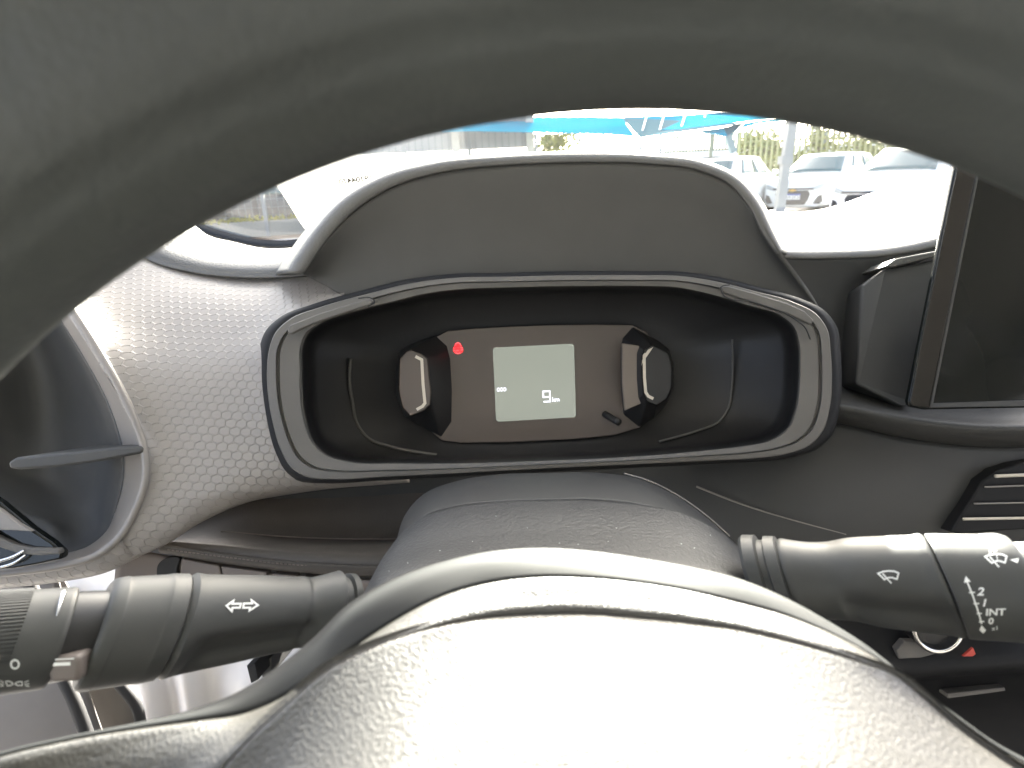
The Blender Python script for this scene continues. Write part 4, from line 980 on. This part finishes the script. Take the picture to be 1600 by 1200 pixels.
def parked_car(label, loc, heading, paint, text=None, badge=False, group='cars parked across the yard', name='parked_car'):
    """hatchback, x forward, built from body sections; heading = world angle of its nose"""
    t = thing(name, label, 'car', loc, group, heading)
    S = [  # x, half width low, half width belt, z low, z mid, z belt, crown
        (2.07, .50, .48, .34, .50, .64, .66), (2.02, .70, .66, .22, .50, .72, .75), (1.90, .80, .74, .20, .52, .80, .84), (1.6, .855, .79, .20, .55, .88, .925),
        (1.28, .865, .81, .20, .56, .92, .97), (.92, .865, .82, .20, .56, .96, 1.01), (.3, .865, .83, .20, .56, .98, 1.0), (-.5, .865, .83, .20, .56, 1.0, 1.0), (-1.3, .865, .82, .20, .57, 1.02, 1.02),
        (-1.75, .84, .78, .22, .58, 1.03, 1.04), (-1.97, .78, .72, .28, .6, .98, 1.0), (-2.05, .62, .58, .36, .6, .86, .88)]
    prof = []
    for (x, wl, wb, zl, zm, zb, zc) in S:
        half = [(0, zl), (wl*.8, zl), (wl*.97, zl+.06), (wl, zm), (wl*.985, zm+(zb-zm)*.6), (wb, zb), (wb*.8, zb+(zc-zb)*.6), (wb*.4, zc-.005), (0, zc)]
        ring_ = [(x, y, z) for y, z in half] + [(x, -y, z) for y, z in reversed(half[1:-1])]
        prof.append(ring_)
    k = len(prof[0]); V = [p for r_ in prof for p in r_]; Fc = []
    for j in range(len(prof)-1):
        for i in range(k): Fc.append((j*k+i, j*k+(i+1) % k, (j+1)*k+(i+1) % k, (j+1)*k+i))
    Fc.append(tuple(reversed(range(k)))); Fc.append(tuple((len(prof)-1)*k+i for i in range(k)))
    Fc = [tuple(reversed(f)) for f in Fc]
    body = obj('body', V, Fc, paint, t, local=True, sharp=50)
    bv = BVHTree.FromPolygons([Vector(v) for v in V], Fc)
    # greenhouse
    def gp(x, y, z): return Vector((x, y, z))
    C_ = {}
    for s in (-1, 1):
        C_['wb', s] = gp(.98, s*.76, .97); C_['wt', s] = gp(.28, s*.57, 1.43)
        C_['rt', s] = gp(-1.35, s*.55, 1.42); C_['rb', s] = gp(-1.93, s*.70, 1.0); C_['sb', s] = gp(.98, s*.80, .96)
    G = MB()
    def quad(a, b2, c, d, bulge, n=6):
        pts = []
        for j in range(n+1):
            for i in range(n+1):
                u, v_ = i/n, j/n
                p = (a*(1-u)+b2*u)*(1-v_) + (d*(1-u)+c*u)*v_
                pts.append(p + Vector(bulge)*(4*u*(1-u)) * (1 if len(bulge) == 3 else 0))
        return pts, [(j*(n+1)+i, j*(n+1)+i+1, (j+1)*(n+1)+i+1, (j+1)*(n+1)+i) for j in range(n) for i in range(n)]
    panels = {
        'windscreen': (C_['wb', 1], C_['wb', -1], C_['wt', -1], C_['wt', 1], (.10, 0, .03)),
        'rear': (C_['rb', -1], C_['rb', 1], C_['rt', 1], C_['rt', -1], (-.06, 0, .02)),
        'roof': (C_['wt', 1], C_['wt', -1], C_['rt', -1], C_['rt', 1], (0, 0, .055)),
        'left': (C_['rb', 1], C_['wb', 1], C_['wt', 1], C_['rt', 1], (0, .02, .025)),
        'right': (C_['wb', -1], C_['rb', -1], C_['rt', -1], C_['wt', -1], (0, -.02, .025)),
    }
    for a, b2, c, d, bu in panels.values(): G.add(*quad(a, b2, c, d, bu))
    G.build('cabin', paint, t, local=True, smooth=True)
    def pane(nm, key, u0, u1, v0, v1):
        a, b2, c, d, bu = panels[key]
        cc = (a+b2+c+d)/4; n = (b2-a).cross(d-a).normalized()
        if n.dot(cc - Vector((-.2, 0, 1.1))) < 0: n = -n
        pts, fc = quad(a, b2, c, d, bu)
        P2 = []
        for j in range(7):
            for i in range(7):
                u = u0+(u1-u0)*i/6; v_ = v0+(v1-v0)*j/6
                p = (a*(1-u)+b2*u)*(1-v_) + (d*(1-u)+c*u)*v_ + Vector(bu)*(4*u*(1-u)) + n*.008
                P2.append(p)
        g = obj(nm, P2, fc, glass_car, t, local=True)
        md = g.modifiers.new('thickness', 'SOLIDIFY'); md.thickness = .006
    pane('windscreen', 'windscreen', .05, .95, .04, .93)
    pane('rear_window', 'rear', .08, .92, .12, .92)
    pane('side_window', 'left', .15, .50, .10, .88); pane('side_window', 'left', .53, .84, .08, .88)
    pane('side_window', 'right', .16, .47, .08, .88); pane('side_window', 'right', .50, .85, .10, .88)
    def patch(nm, yz, mt_, side=1, off=.012, parent=t, lab=None):
        """outline in (y,z) laid on the nose (side=1) or tail (side=-1)"""
        ctr = (sum(p[0] for p in yz)/len(yz), sum(p[1] for p in yz)/len(yz))
        ring1 = []
        for i in range(len(yz)):
            a, b2 = yz[i], yz[(i+1) % len(yz)]
            for f in (0, .34, .67): ring1.append((a[0]*(1-f)+b2[0]*f, a[1]*(1-f)+b2[1]*f))
        P2 = []
        for sc in (1, .5):
            for y, z in ring1:
                yy, zz = ctr[0]+(y-ctr[0])*sc, ctr[1]+(z-ctr[1])*sc
                h = bv.ray_cast(Vector((4*side, yy, zz)), Vector((-side, 0, 0)))[0]
                x = h.x if h else (1.95*side)
                P2.append(Vector((x + off*side, yy, zz)))
        n = len(ring1)
        h = bv.ray_cast(Vector((4*side, *ctr)), Vector((-side, 0, 0)))[0]
        P2.append(Vector(((h.x if h else 1.95*side) + off*side, *ctr)))
        fc = [(i, (i+1) % n, n+(i+1) % n, n+i) for i in range(n)] + [(n+i, n+(i+1) % n, 2*n) for i in range(n)]
        o = obj(nm, P2, fc, mt_, parent, local=True, smooth=False)
        o.modifiers.new('thickness', 'SOLIDIFY').thickness = .02
        return o
    patch('grille', [(-.42, .52), (-.36, .60), (.36, .60), (.42, .52), (.38, .38), (.30, .27), (-.30, .27), (-.38, .38)], grille_m, off=.016)
    patch('upper_grille', [(-.50, .615), (-.48, .655), (.48, .655), (.50, .615)], grille_m, off=.016)
    bar_ = patch('grille_bar', [(-.5, .60), (-.5, .614), (.5, .614), (.5, .60)], rim_m, off=.02)
    for s in (-1, 1):
        patch('headlight', [(s*.40, .60), (s*.46, .665), (s*.66, .74), (s*.72, .735), (s*.70, .65), (s*.56, .615)], lamp_m, off=.012)
        patch('fog_light', [(s*.50, .30), (s*.60, .47), (s*.68, .50), (s*.70, .34), (s*.64, .29)], grille_m, off=.014)
        patch('taillight', [(s*.46, .80), (s*.48, .90), (s*.70, .94), (s*.74, .80), (s*.66, .74)], tail_m, -1)
        mr = MB(); mr.box(.62, .78, s*.86-.07+s*.03, s*.86+.07+s*.03, .98, 1.11)
        mo = mr.build('mirror', paint, t, local=True); bm_ = mo.modifiers.new('bevel', 'BEVEL'); bm_.width = .04; bm_.segments = 3
    patch('rear_bumper', [(-.5, .30), (-.5, .42), (.5, .42), (.5, .30)], dark_m, -1)
    pl = MB(); pl.box(2.095, 2.11, -.20, .20, .39, .52); pl.build('number_plate', plate_m, t, local=True)
    pb = MB(); pb.box(2.106, 2.113, -.20, .20, .49, .521); pb.build('plate_band', plate_b, t, local=True)
    pl = MB(); pl.box(-2.10, -2.07, -.20, .20, .62, .75); pl.build('number_plate', plate_m, t, local=True)
    if badge:
        bd = MB(); bd.box(2.10, 2.115, -.085, .085, .588, .618).box(2.10, 2.115, -.035, .035, .575, .632); bd.build('badge', gold_m, t, local=True)
    for xw in (1.28, -1.28):
        for s in (-1, 1):
            V2, F2 = [], []
            for (rr, yy) in ((.30, -.09), (.315, -.07), (.315, .07), (.30, .09), (.2, .095), (.2, .08), (.04, .07)):
                for i in range(28):
                    a = 2*math.pi*i/28; V2.append((xw + rr*math.cos(a), s*(.80+yy), .315 + rr*math.sin(a)))
            for j in range(6):
                for i in range(28): F2.append((j*28+i, j*28+(i+1) % 28, (j+1)*28+(i+1) % 28, (j+1)*28+i))
            wv = obj('wheel', V2, F2, tyre_m, t, local=True, sharp=40)
            rm = MB()
            for i in range(5):
                a = 2*math.pi*i/5; rm.bar((xw, s*.885, .315), (xw+.2*math.cos(a), s*.895, .315+.2*math.sin(a)), .05, .02)
            r2 = rm.build('rim', rim_m, None, local=True); r2.parent = wv; r2.location = Vector(r2.location) - Vector(wv.location)
    if text:
        cu = bpy.data.curves.new('plate', 'FONT'); cu.body = text; cu.size = .13; cu.align_x = 'CENTER'; cu.align_y = 'CENTER'
        ob = bpy.data.objects.new('plate', cu); col().objects.link(ob)
        me = bpy.data.meshes.new_from_object(ob.evaluated_get(bpy.context.evaluated_depsgraph_get()))
        vs = [(2.116, v.co.x*.9, .44+v.co.y*.75) for v in me.vertices]; fs = [tuple(p.vertices) for p in me.polygons]
        bpy.data.objects.remove(ob)
        obj('plate_number', vs, fs, dark_m, t, local=True, smooth=False)
    return t
def ground_at(px, Y, z=0.0):
    # ground point whose picture column is px at distance Y
    lo, hi = 0, 1200
    for _ in range(50):
        mid = (lo+hi)/2; p = QY(px, mid, Y)
        if p.z > z: lo = mid
        else: hi = mid
    return QY(px, mid, Y)
YD = R(-90)
def place(px, Y, head): p = ground_at(px, Y); return Vector((p.x, p.y, 0)), R(head)
l, h = place(1286, 17.0, 180+43); parked_car('white hatchback with gold badge and black grille facing the windscreen', l, h, paint_w, 'BRA2E26', True)
l, h = place(1420, 13.2, 180+37); parked_car('white hatchback nearest on the right with its nose towards the grey post', l, h, paint_w, None)
l, h = place(1140, 17.0, 52); parked_car('white hatchback seen from behind with its red tail lamp beside the cowl', l, h, paint_w, None)
l, h = place(1075, 17.5, 50); parked_car('white hatchback farthest behind the cowl with only its roof showing', l, h, paint_w, None)

# ---- left side: planter wall, hedge, wire fence, dark cars behind
concrete = grained('planter_concrete', (.22, .225, .21), .85, .05, .004, .2)
gA, gB = QZ(330, 376), QZ(640, 353)
dirv = (gB-gA).normalized(); gA = gA - dirv*6; gB = gB + dirv*1.2; side = Vector((-dirv.y, dirv.x, 0))
mid_ = QZ(420, 369); hw = CAM.z + (ray(420, 344) * (mid_.y/ray(420, 344).y)).z
def wallbox(a, b2, thick, z0, z1):
    v = [a + Vector((0, 0, z0)), b2 + Vector((0, 0, z0)), b2+side*thick + Vector((0, 0, z0)), a+side*thick + Vector((0, 0, z0))]
    v += [p + Vector((0, 0, z1-z0)) for p in v]
    return v, box_vf(0, 1, 0, 1, 0, 1)[1]
pw = obj('planter_wall', *wallbox(gA, gB, .25, 0, hw), concrete, smooth=False)
pw.modifiers.new('bevel', 'BEVEL').width = .015; tag(pw, 'low grey concrete planter wall under the yellow-green hedge', 'wall')
def leaf_cloud(n, fn, size, seed):
    r_ = random.Random(seed); V, Fc = [], []
    for i in range(n):
        c = fn(r_); a = Vector((r_.gauss(0, 1), r_.gauss(0, 1), r_.gauss(0, 1))).normalized(); b2 = a.cross(Vector((r_.gauss(0, 1), r_.gauss(0, 1), r_.gauss(0, 1)))).normalized()
        s = size*r_.uniform(.6, 1.4); k = len(V)
        V += [c - a*s, c + b2*s*.5, c + a*s, c - b2*s*.5]; Fc.append((k, k+1, k+2, k+3))
    return V, Fc
def leafmat(name, c1, c2):
    mt, b, t = principled(name, c1, .6, .3)
    g = N(t, 'ShaderNodeNewGeometry'); mx = N(t, 'ShaderNodeMix', data_type='RGBA'); mx.inputs[6].default_value = (*c1, 1); mx.inputs[7].default_value = (*c2, 1)
    t.links.new(g.outputs['Random Per Island'], mx.inputs[0]); t.links.new(mx.outputs[2], b.inputs['Base Color'])
    return mt
hedge_m = leafmat('hedge_leaf', (.20, .22, .015), (.34, .30, .02)); leaf_m = leafmat('tree_leaf', (.09, .11, .03), (.22, .23, .07)); bark_m = grained('bark', (.12, .10, .08), .9, .03, .01, .2)
hv = leaf_cloud(3200, lambda r_: gA.lerp(gB, r_.random()) + side*r_.uniform(-.02, .25) + Vector((0, 0, hw + abs(r_.gauss(0, .05)) )), .045, 4)
he = obj('hedge', *hv, hedge_m, smooth=False, kind='stuff'); he['label'] = 'low yellow-green hedge along the top of the planter wall'; he['category'] = 'hedge'
dA, dB = gA - side*1.3, gB - side*1.3
dv = [dA + Vector((0, 0, .006)), dB + Vector((0, 0, .006)), gB + Vector((0, 0, .006)), gA + Vector((0, 0, .006))]
def noisy(name, c1, c2, sc):
    mt, b, t = principled(name, c1, .9, .2); tc = N(t, 'ShaderNodeTexCoord'); no = N(t, 'ShaderNodeTexNoise'); no.inputs['Scale'].default_value = sc; no.inputs['Detail'].default_value = 8
    t.links.new(tc.outputs['Object'], no.inputs['Vector']); mx = N(t, 'ShaderNodeMix', data_type='RGBA'); mx.inputs[6].default_value = (*c1, 1); mx.inputs[7].default_value = (*c2, 1)
    t.links.new(no.outputs['Fac'], mx.inputs[0]); t.links.new(mx.outputs[2], b.inputs['Base Color']); return mt
obj('dirt_path', dv, [(0, 1, 2, 3)], noisy('sandy_dirt', (.10, .075, .055), (.24, .18, .13), 5), smooth=False, kind='structure')
steel = principled('galvanised_post', (.18, .20, .215), .5, metal=.1)[0]
wf = thing('wire_fence', 'grey steel mesh fence standing behind the planter wall on the left', 'fence', mid_ + side*.1)
for i in range(7):
    p = mid_ + dirv*(-3.9 + i*1.95); p = p - side*.06
    b_ = MB(); b_.bar(p, p + Vector((0, 0, 2.3)), .09, .09); b_.build('fence_post', steel, wf)
wire = MB()
f0, f1 = gA + side*.12, gB + side*.12
for z in [hw + .12 + .2*i for i in range(9)]: wire.bar(f0 + Vector((0, 0, z)), f1 + Vector((0, 0, z)), .012)
nb = int((f1-f0).length/.16)
for i in range(nb): p = f0.lerp(f1, i/nb); wire.bar(p + Vector((0, 0, hw)), p + Vector((0, 0, 2.2)), .010)
wire.build('mesh_wires', steel, wf, kind='stuff')
l, h = place(415, 17.5, 205); parked_car('dark car behind the mesh fence with a red light showing', l, R(38), paint_k, None, group='cars behind the mesh fence')
l, h = place(335, 18.5, 205); parked_car('pale silver car at the far left behind the mesh fence', l, R(38), paint_s, None, group='cars behind the mesh fence')
l, h = place(500, 20.0, 205); parked_car('second silver car behind the mesh fence partly hidden by the paper', l, R(38), paint_s, None, group='cars behind the mesh fence')

# ---- grey panel fence along the back on the left
pf = thing('panel_fence', 'tall grey sheet-metal panel fence at the back with pale concrete posts', 'fence', ground_at(700, 19))
pan_m = smooth_plastic('grey_sheet_metal', (.24, .255, .265), .6); conc2 = noisy('pale_concrete_post', (.38, .37, .34), (.5, .48, .44), 6)
fy = 19.0
zt, zb_ = QY(760, 170, fy).z, QY(760, 233, fy).z
xL, xR = QY(470, 215, fy).x, QY(826, 215, fy).x
npan = 34
for i in range(npan):
    a, b2 = xL + (xR-xL)*i/npan, xL + (xR-xL)*(i+1)/npan
    bb = MB(); bb.box(a+.012, b2-.012, fy, fy+.03, zb_, zt); bb.build('fence_panel', pan_m, pf)
    bb = MB(); bb.box(b2-.02, b2+.02, fy-.03, fy+.02, zb_, zt); bb.build('panel_rib', steel, pf)
for px in (712, 560, 828): 
    x = QY(px, 215, fy).x; bb = MB(); bb.box(x-.11, x+.11, fy-.14, fy-.04, 0, zt+.1); bb.build('fence_post', conc2, pf)
bb = MB(); bb.box(xL, xR, fy-.02, fy+.1, 0, zb_-.45); bb.build('plinth_wall', conc2, pf)
lr = MB()
for i in range(110): x = xL + (xR-xL)*i/110; lr.box(x, x+.02, fy, fy+.02, zb_-.5, zb_)
lr.build('lower_bars', steel, pf, kind='stuff')

# ---- blue shade canopy on thin posts
cy = 17.6
blue = translucent('blue_shade_cloth', (.006, .32, .47), .45); blue_shaded = translucent('blue_cloth_in_shade', (.09, .19, .23), .3)  # greyer copy of the cloth carries the shade of its undersides
cn = thing('shade_canopy', 'bright blue fabric shade canopy on thin posts across the yard', 'canopy', ground_at(960, cy))
def sheet(name, pts, mt_, n=1):
    V = [QY(x, y, Y) for x, y, Y in pts]; o = obj(name, V, face_camera(V, [tuple(range(len(V)))]), mt_, cn, smooth=False)
    o.modifiers.new('thickness', 'SOLIDIFY').thickness = .02; return o
sheet('valance', [(690, 206, cy), (740, 205.5, cy), (800, 206.5, cy), (870, 208, cy), (940, 210, cy), (992, 213.5, cy), (980, 196, cy+1), (972, 184, cy+2), (900, 183.5, cy+2), (820, 184, cy+2), (740, 184, cy+2), (690, 186, cy+2)], blue)
sheet('canopy_panel', [(972, 184, cy+2), (1000, 214, cy), (1060, 206, cy), (1160, 192, cy), (1080, 196, cy+.7), (1100, 190, cy+1.4)], blue_shaded)
sheet('canopy_panel', [(974, 183.5, cy+2.1), (1080, 180, cy+2.3), (1130, 175, cy+2.5), (1200, 178, cy+2.6), (1215, 183, cy+2.5), (1160, 191, cy+.1), (1060, 203, cy+.3), (1002, 205, cy+1)], blue)
sheet('canopy_panel', [(1085, 205, cy+.4), (1130, 199, cy+.4), (1138, 214, cy-.3), (1122, 209, cy), (1100, 207.5, cy+.2)], blue)
sheet('canopy_panel', [(1130, 199, cy+.4), (1162, 191, cy+.3), (1150, 204, cy), (1139, 214, cy-.3)], blue_shaded)
sheet('canopy_panel', [(1163, 192, cy+.3), (1215, 184, cy+2.4), (1230, 186, cy+2), (1185, 192, cy+1), (1158, 200, cy), (1152, 204, cy)], blue)
grey_batten = principled('blue_grey_batten', (.02, .10, .15), .6)[0]
# frame battens showing through the valance
for x in (757, 790, 818, 850, 880, 905, 930, 955):
    b_ = MB(); b_.bar(QY(x, 207+(x-757)*.02, cy-.03), QY(x, 186, cy+1.9), .03); b_.build('canopy_batten', grey_batten, cn)
for x in (1008, 1035, 1068, 1100):
    b_ = MB(); b_.bar(QY(x-4, 204-(x-1008)*.06, cy+.6), QY(x+2, 183-(x-1008)*.03, cy+1.8), .03); b_.build('canopy_batten', principled('pale_rope', (.6, .7, .72), .6)[0], cn)
for x, t_ in ((837, 208), (942, 210), (1001, 214), (1033, 211)):
    g_ = ground_at(x, cy); top = QY(x, t_, cy); b_ = MB(); b_.bar((top.x, cy, 0), top, .07); b_.build('canopy_post', steel, cn)
b_ = MB(); b_.bar(QY(1137, 212, cy-.3), QY(1146, 238, cy-.3), .16); b_.build('canopy_post', principled('blue_grey_post', (.10, .15, .17), .6)[0], cn)

# ---- slatted screen, bar fence, gate, trees at the back right
def bars(name, label, x0, x1, Y, z0, z1, step, wd, mat, cat_='fence', pointed=False, posts=(), rails=(), jig=0):
    t = thing(name, label, cat_, ((x0+x1)/2, Y, 0)); b = MB(); n = int((x1-x0)/step); r_ = random.Random(5)
    for i in range(n+1):
        x = x0 + (x1-x0)*i/n; zz = z1 + r_.uniform(-jig, jig); b.box(x-wd/2, x+wd/2, Y, Y+wd, z0, zz)
        if pointed: b.add([(x-wd/2, Y, zz), (x+wd/2, Y, zz), (x+wd/2, Y+wd, zz), (x-wd/2, Y+wd, zz), (x, Y+wd/2, zz+.12)], [(0,1,4),(1,2,4),(2,3,4),(3,0,4)])
    b.build('fence_bars', mat, t, kind='stuff')
    for z in rails: q = MB(); q.box(x0, x1, Y+wd+.002, Y+wd+.05, z-.03, z+.03); q.build('rail', mat, t)
    for x in posts: q = MB(); q.box(x-.06, x+.06, Y-.08, Y-.005, 0, z1+.15); q.build('fence_post', mat, t)
    return t
olive = principled('olive_paint', (.22, .23, .10), .6)[0]; grn = principled('grey_green_paint', (.15, .18, .15), .6)[0]
Y1 = 26.0
bars('slatted_screen', 'dense grey-green slatted screen under the canopy corner', QY(1040, 220, Y1).x, QY(1172, 220, Y1).x, Y1, QY(1110, 236, Y1).z, QY(1110, 208, Y1).z, .12, .075, grn, 'screen', posts=(QY(1111, 220, Y1).x,), rails=(QY(1110, 234, Y1).z, QY(1110, 212, Y1).z))
Y2 = 20.0
bars('bar_fence', 'tall olive steel bar fence with pointed tops behind the white cars', QY(1155, 240, Y2).x, QY(1640, 240, Y2).x, Y2, .1, 2.35, .17, .05, olive, pointed=True, rails=(.35, 1.95), jig=.02)
bars('yard_gate', 'small barred gate under the blue canopy', QY(905, 215, 24).x, QY(930, 215, 24).x, 24, .2, QY(915, 208, 24).z, .18, .05, steel, 'gate', rails=(QY(915, 212, 24).z, QY(915, 226, 24).z))
def tree(name, label, px, Y, ztop, rc, n, seed, group=None, squash=1.0, zc=None, size=.11):
    g_ = ground_at(px, Y); base = Vector((g_.x, Y, 0)); t = thing(name, label, 'tree', base, group)
    zc = zc or ztop - rc*squash
    r_ = random.Random(seed)
    tube('trunk', [base, base + Vector((.06, 0, zc*.5)), base + Vector((-.04, .05, zc))], [.16, .07], bark_m, t, world=True, n=9, samples=14)
    lumps = [Vector((r_.gauss(0, .45)*rc, r_.gauss(0, .45)*rc, r_.gauss(0, .4)*rc*squash)) for _ in range(9)]
    for i in range(4):
        tube('limb', [base + Vector((0, 0, zc*.75)), base + Vector((0, 0, zc)) + lumps[i]*.5, base + Vector((0, 0, zc)) + lumps[i]], [.06, .015], bark_m, t, world=True, n=6, samples=8)
    def fn(r2):
        c = r2.choice(lumps); d = Vector((r2.gauss(0, 1), r2.gauss(0, 1), r2.gauss(0, 1))).normalized()*(rc*.48*r2.random()**.4)
        d.z *= squash; return base + Vector((0, 0, zc)) + c + d
    obj('crown', *leaf_cloud(n, fn, size, seed), leaf_m, t, smooth=False)
    return t
tree('leafy_tree', 'round leafy tree beside the slatted screen and left of the grey post', 1192, 24, QY(1192, 196, 24).z, .95, 1500, 11)
tree('leafy_tree', 'dark trees with a wide crown behind the nearest white car', 1425, 26, QY(1425, 140, 26).z, 2.6, 3000, 12)
tree('leafy_tree', 'slim trees beside the tall pale column right of the grey post', 1350, 27, QY(1350, 150, 27).z, 1.2, 1200, 13, squash=1.9)
tree('slim_tree', 'slim green tree directly behind the gold-badged white car', 1275, 22, QY(1275, 196, 22).z, .45, 700, 14, squash=1.7, size=.08)
def bush(label, px, Y, ztop, rx, n, seed, mat):
    g_ = ground_at(px, Y); base = Vector((g_.x, Y, 0))
    fn = lambda r_: base + Vector((r_.gauss(0, .42)*rx, r_.gauss(0, .3)*rx, ztop*(1-abs(r_.gauss(0, .35)))))
    t = thing('bush', label, 'bush', base)
    obj('foliage', *leaf_cloud(n, fn, .1, seed), mat, t, smooth=False)
    tube('stem', [base, base + Vector((0, 0, ztop*.6))], .05, bark_m, t, world=True, n=7, samples=5)
bush('rounded green bush under the canopy left of the small gate', 868, 25, QY(868, 210, 25).z, 1.0, 1500, 21, leaf_m)
bush('low green shrubs along the foot of the bar fence', 1235, 21.5, QY(1235, 240, 21.5).z, 1.6, 1500, 22, leaf_m)
# posts
gp_ = thing('steel_post', 'slightly leaning grey steel post in front of the gold-badged white car', 'post', QY(1216, 345, 10.2))
b_ = MB(); b_.bar(QY(1215, 345, 10.2), QY(1243, 150, 10.2), .13, .13); b_.build('shaft', steel, gp_)
b_ = MB(); q_ = QY(1227, 250, 10.2); b_.bar(q_ - Vector((0, 0, .06)), q_ + Vector((0, 0, .06)), .17, .17); b_.build('collar', steel, gp_)
q0 = QY(1216, 345, 10.2); b_ = MB(); b_.box(q0.x-.2, q0.x+.2, 10.0, 10.4, 0, q0.z+.005); b_.build('foot', conc2, gp_)
pc = thing('utility_pole', 'tall pale pole rising behind the gold-badged white car', 'pole', ground_at(1272, 23)); g_ = ground_at(1272, 23)
tube('shaft', [(g_.x, 23, 0), QY(1273, 240, 23), QY(1276, 150, 23)], [.2, .16], conc2, pc, world=True, n=14)
pc = thing('utility_pole', 'short dark pole between two slim trees behind the white cars', 'pole', ground_at(1288, 22)); g_ = ground_at(1288, 22)
tube('shaft', [(g_.x, 22, 0), QY(1285, 235, 22), QY(1290, 204, 22)], [.09, .08], steel, pc, world=True, n=10)
# pale kerb edge in front of the parked cars
k0, k1 = QZ(1150, 322), QZ(1330, 318)
kd = (k1-k0).normalized(); ks = Vector((-kd.y, kd.x, 0)); k0 -= kd*4; k1 += kd*6
kv = [k0, k1, k1+ks*.3, k0+ks*.3]; kv += [p + Vector((0, 0, .12)) for p in kv]
obj('kerb', kv, box_vf(0, 1, 0, 1, 0, 1)[1], conc2, smooth=False, kind='structure')
# white rendered wall far behind
wv_, wf_ = box_vf(-60, 80, 60, 60.4, 0, 3.0)
tag(obj('boundary_wall', wv_, wf_, noisy('white_render', (.7, .7, .68), (.8, .8, .78), .5), smooth=False), 'long white rendered wall far behind the canopy', 'wall')
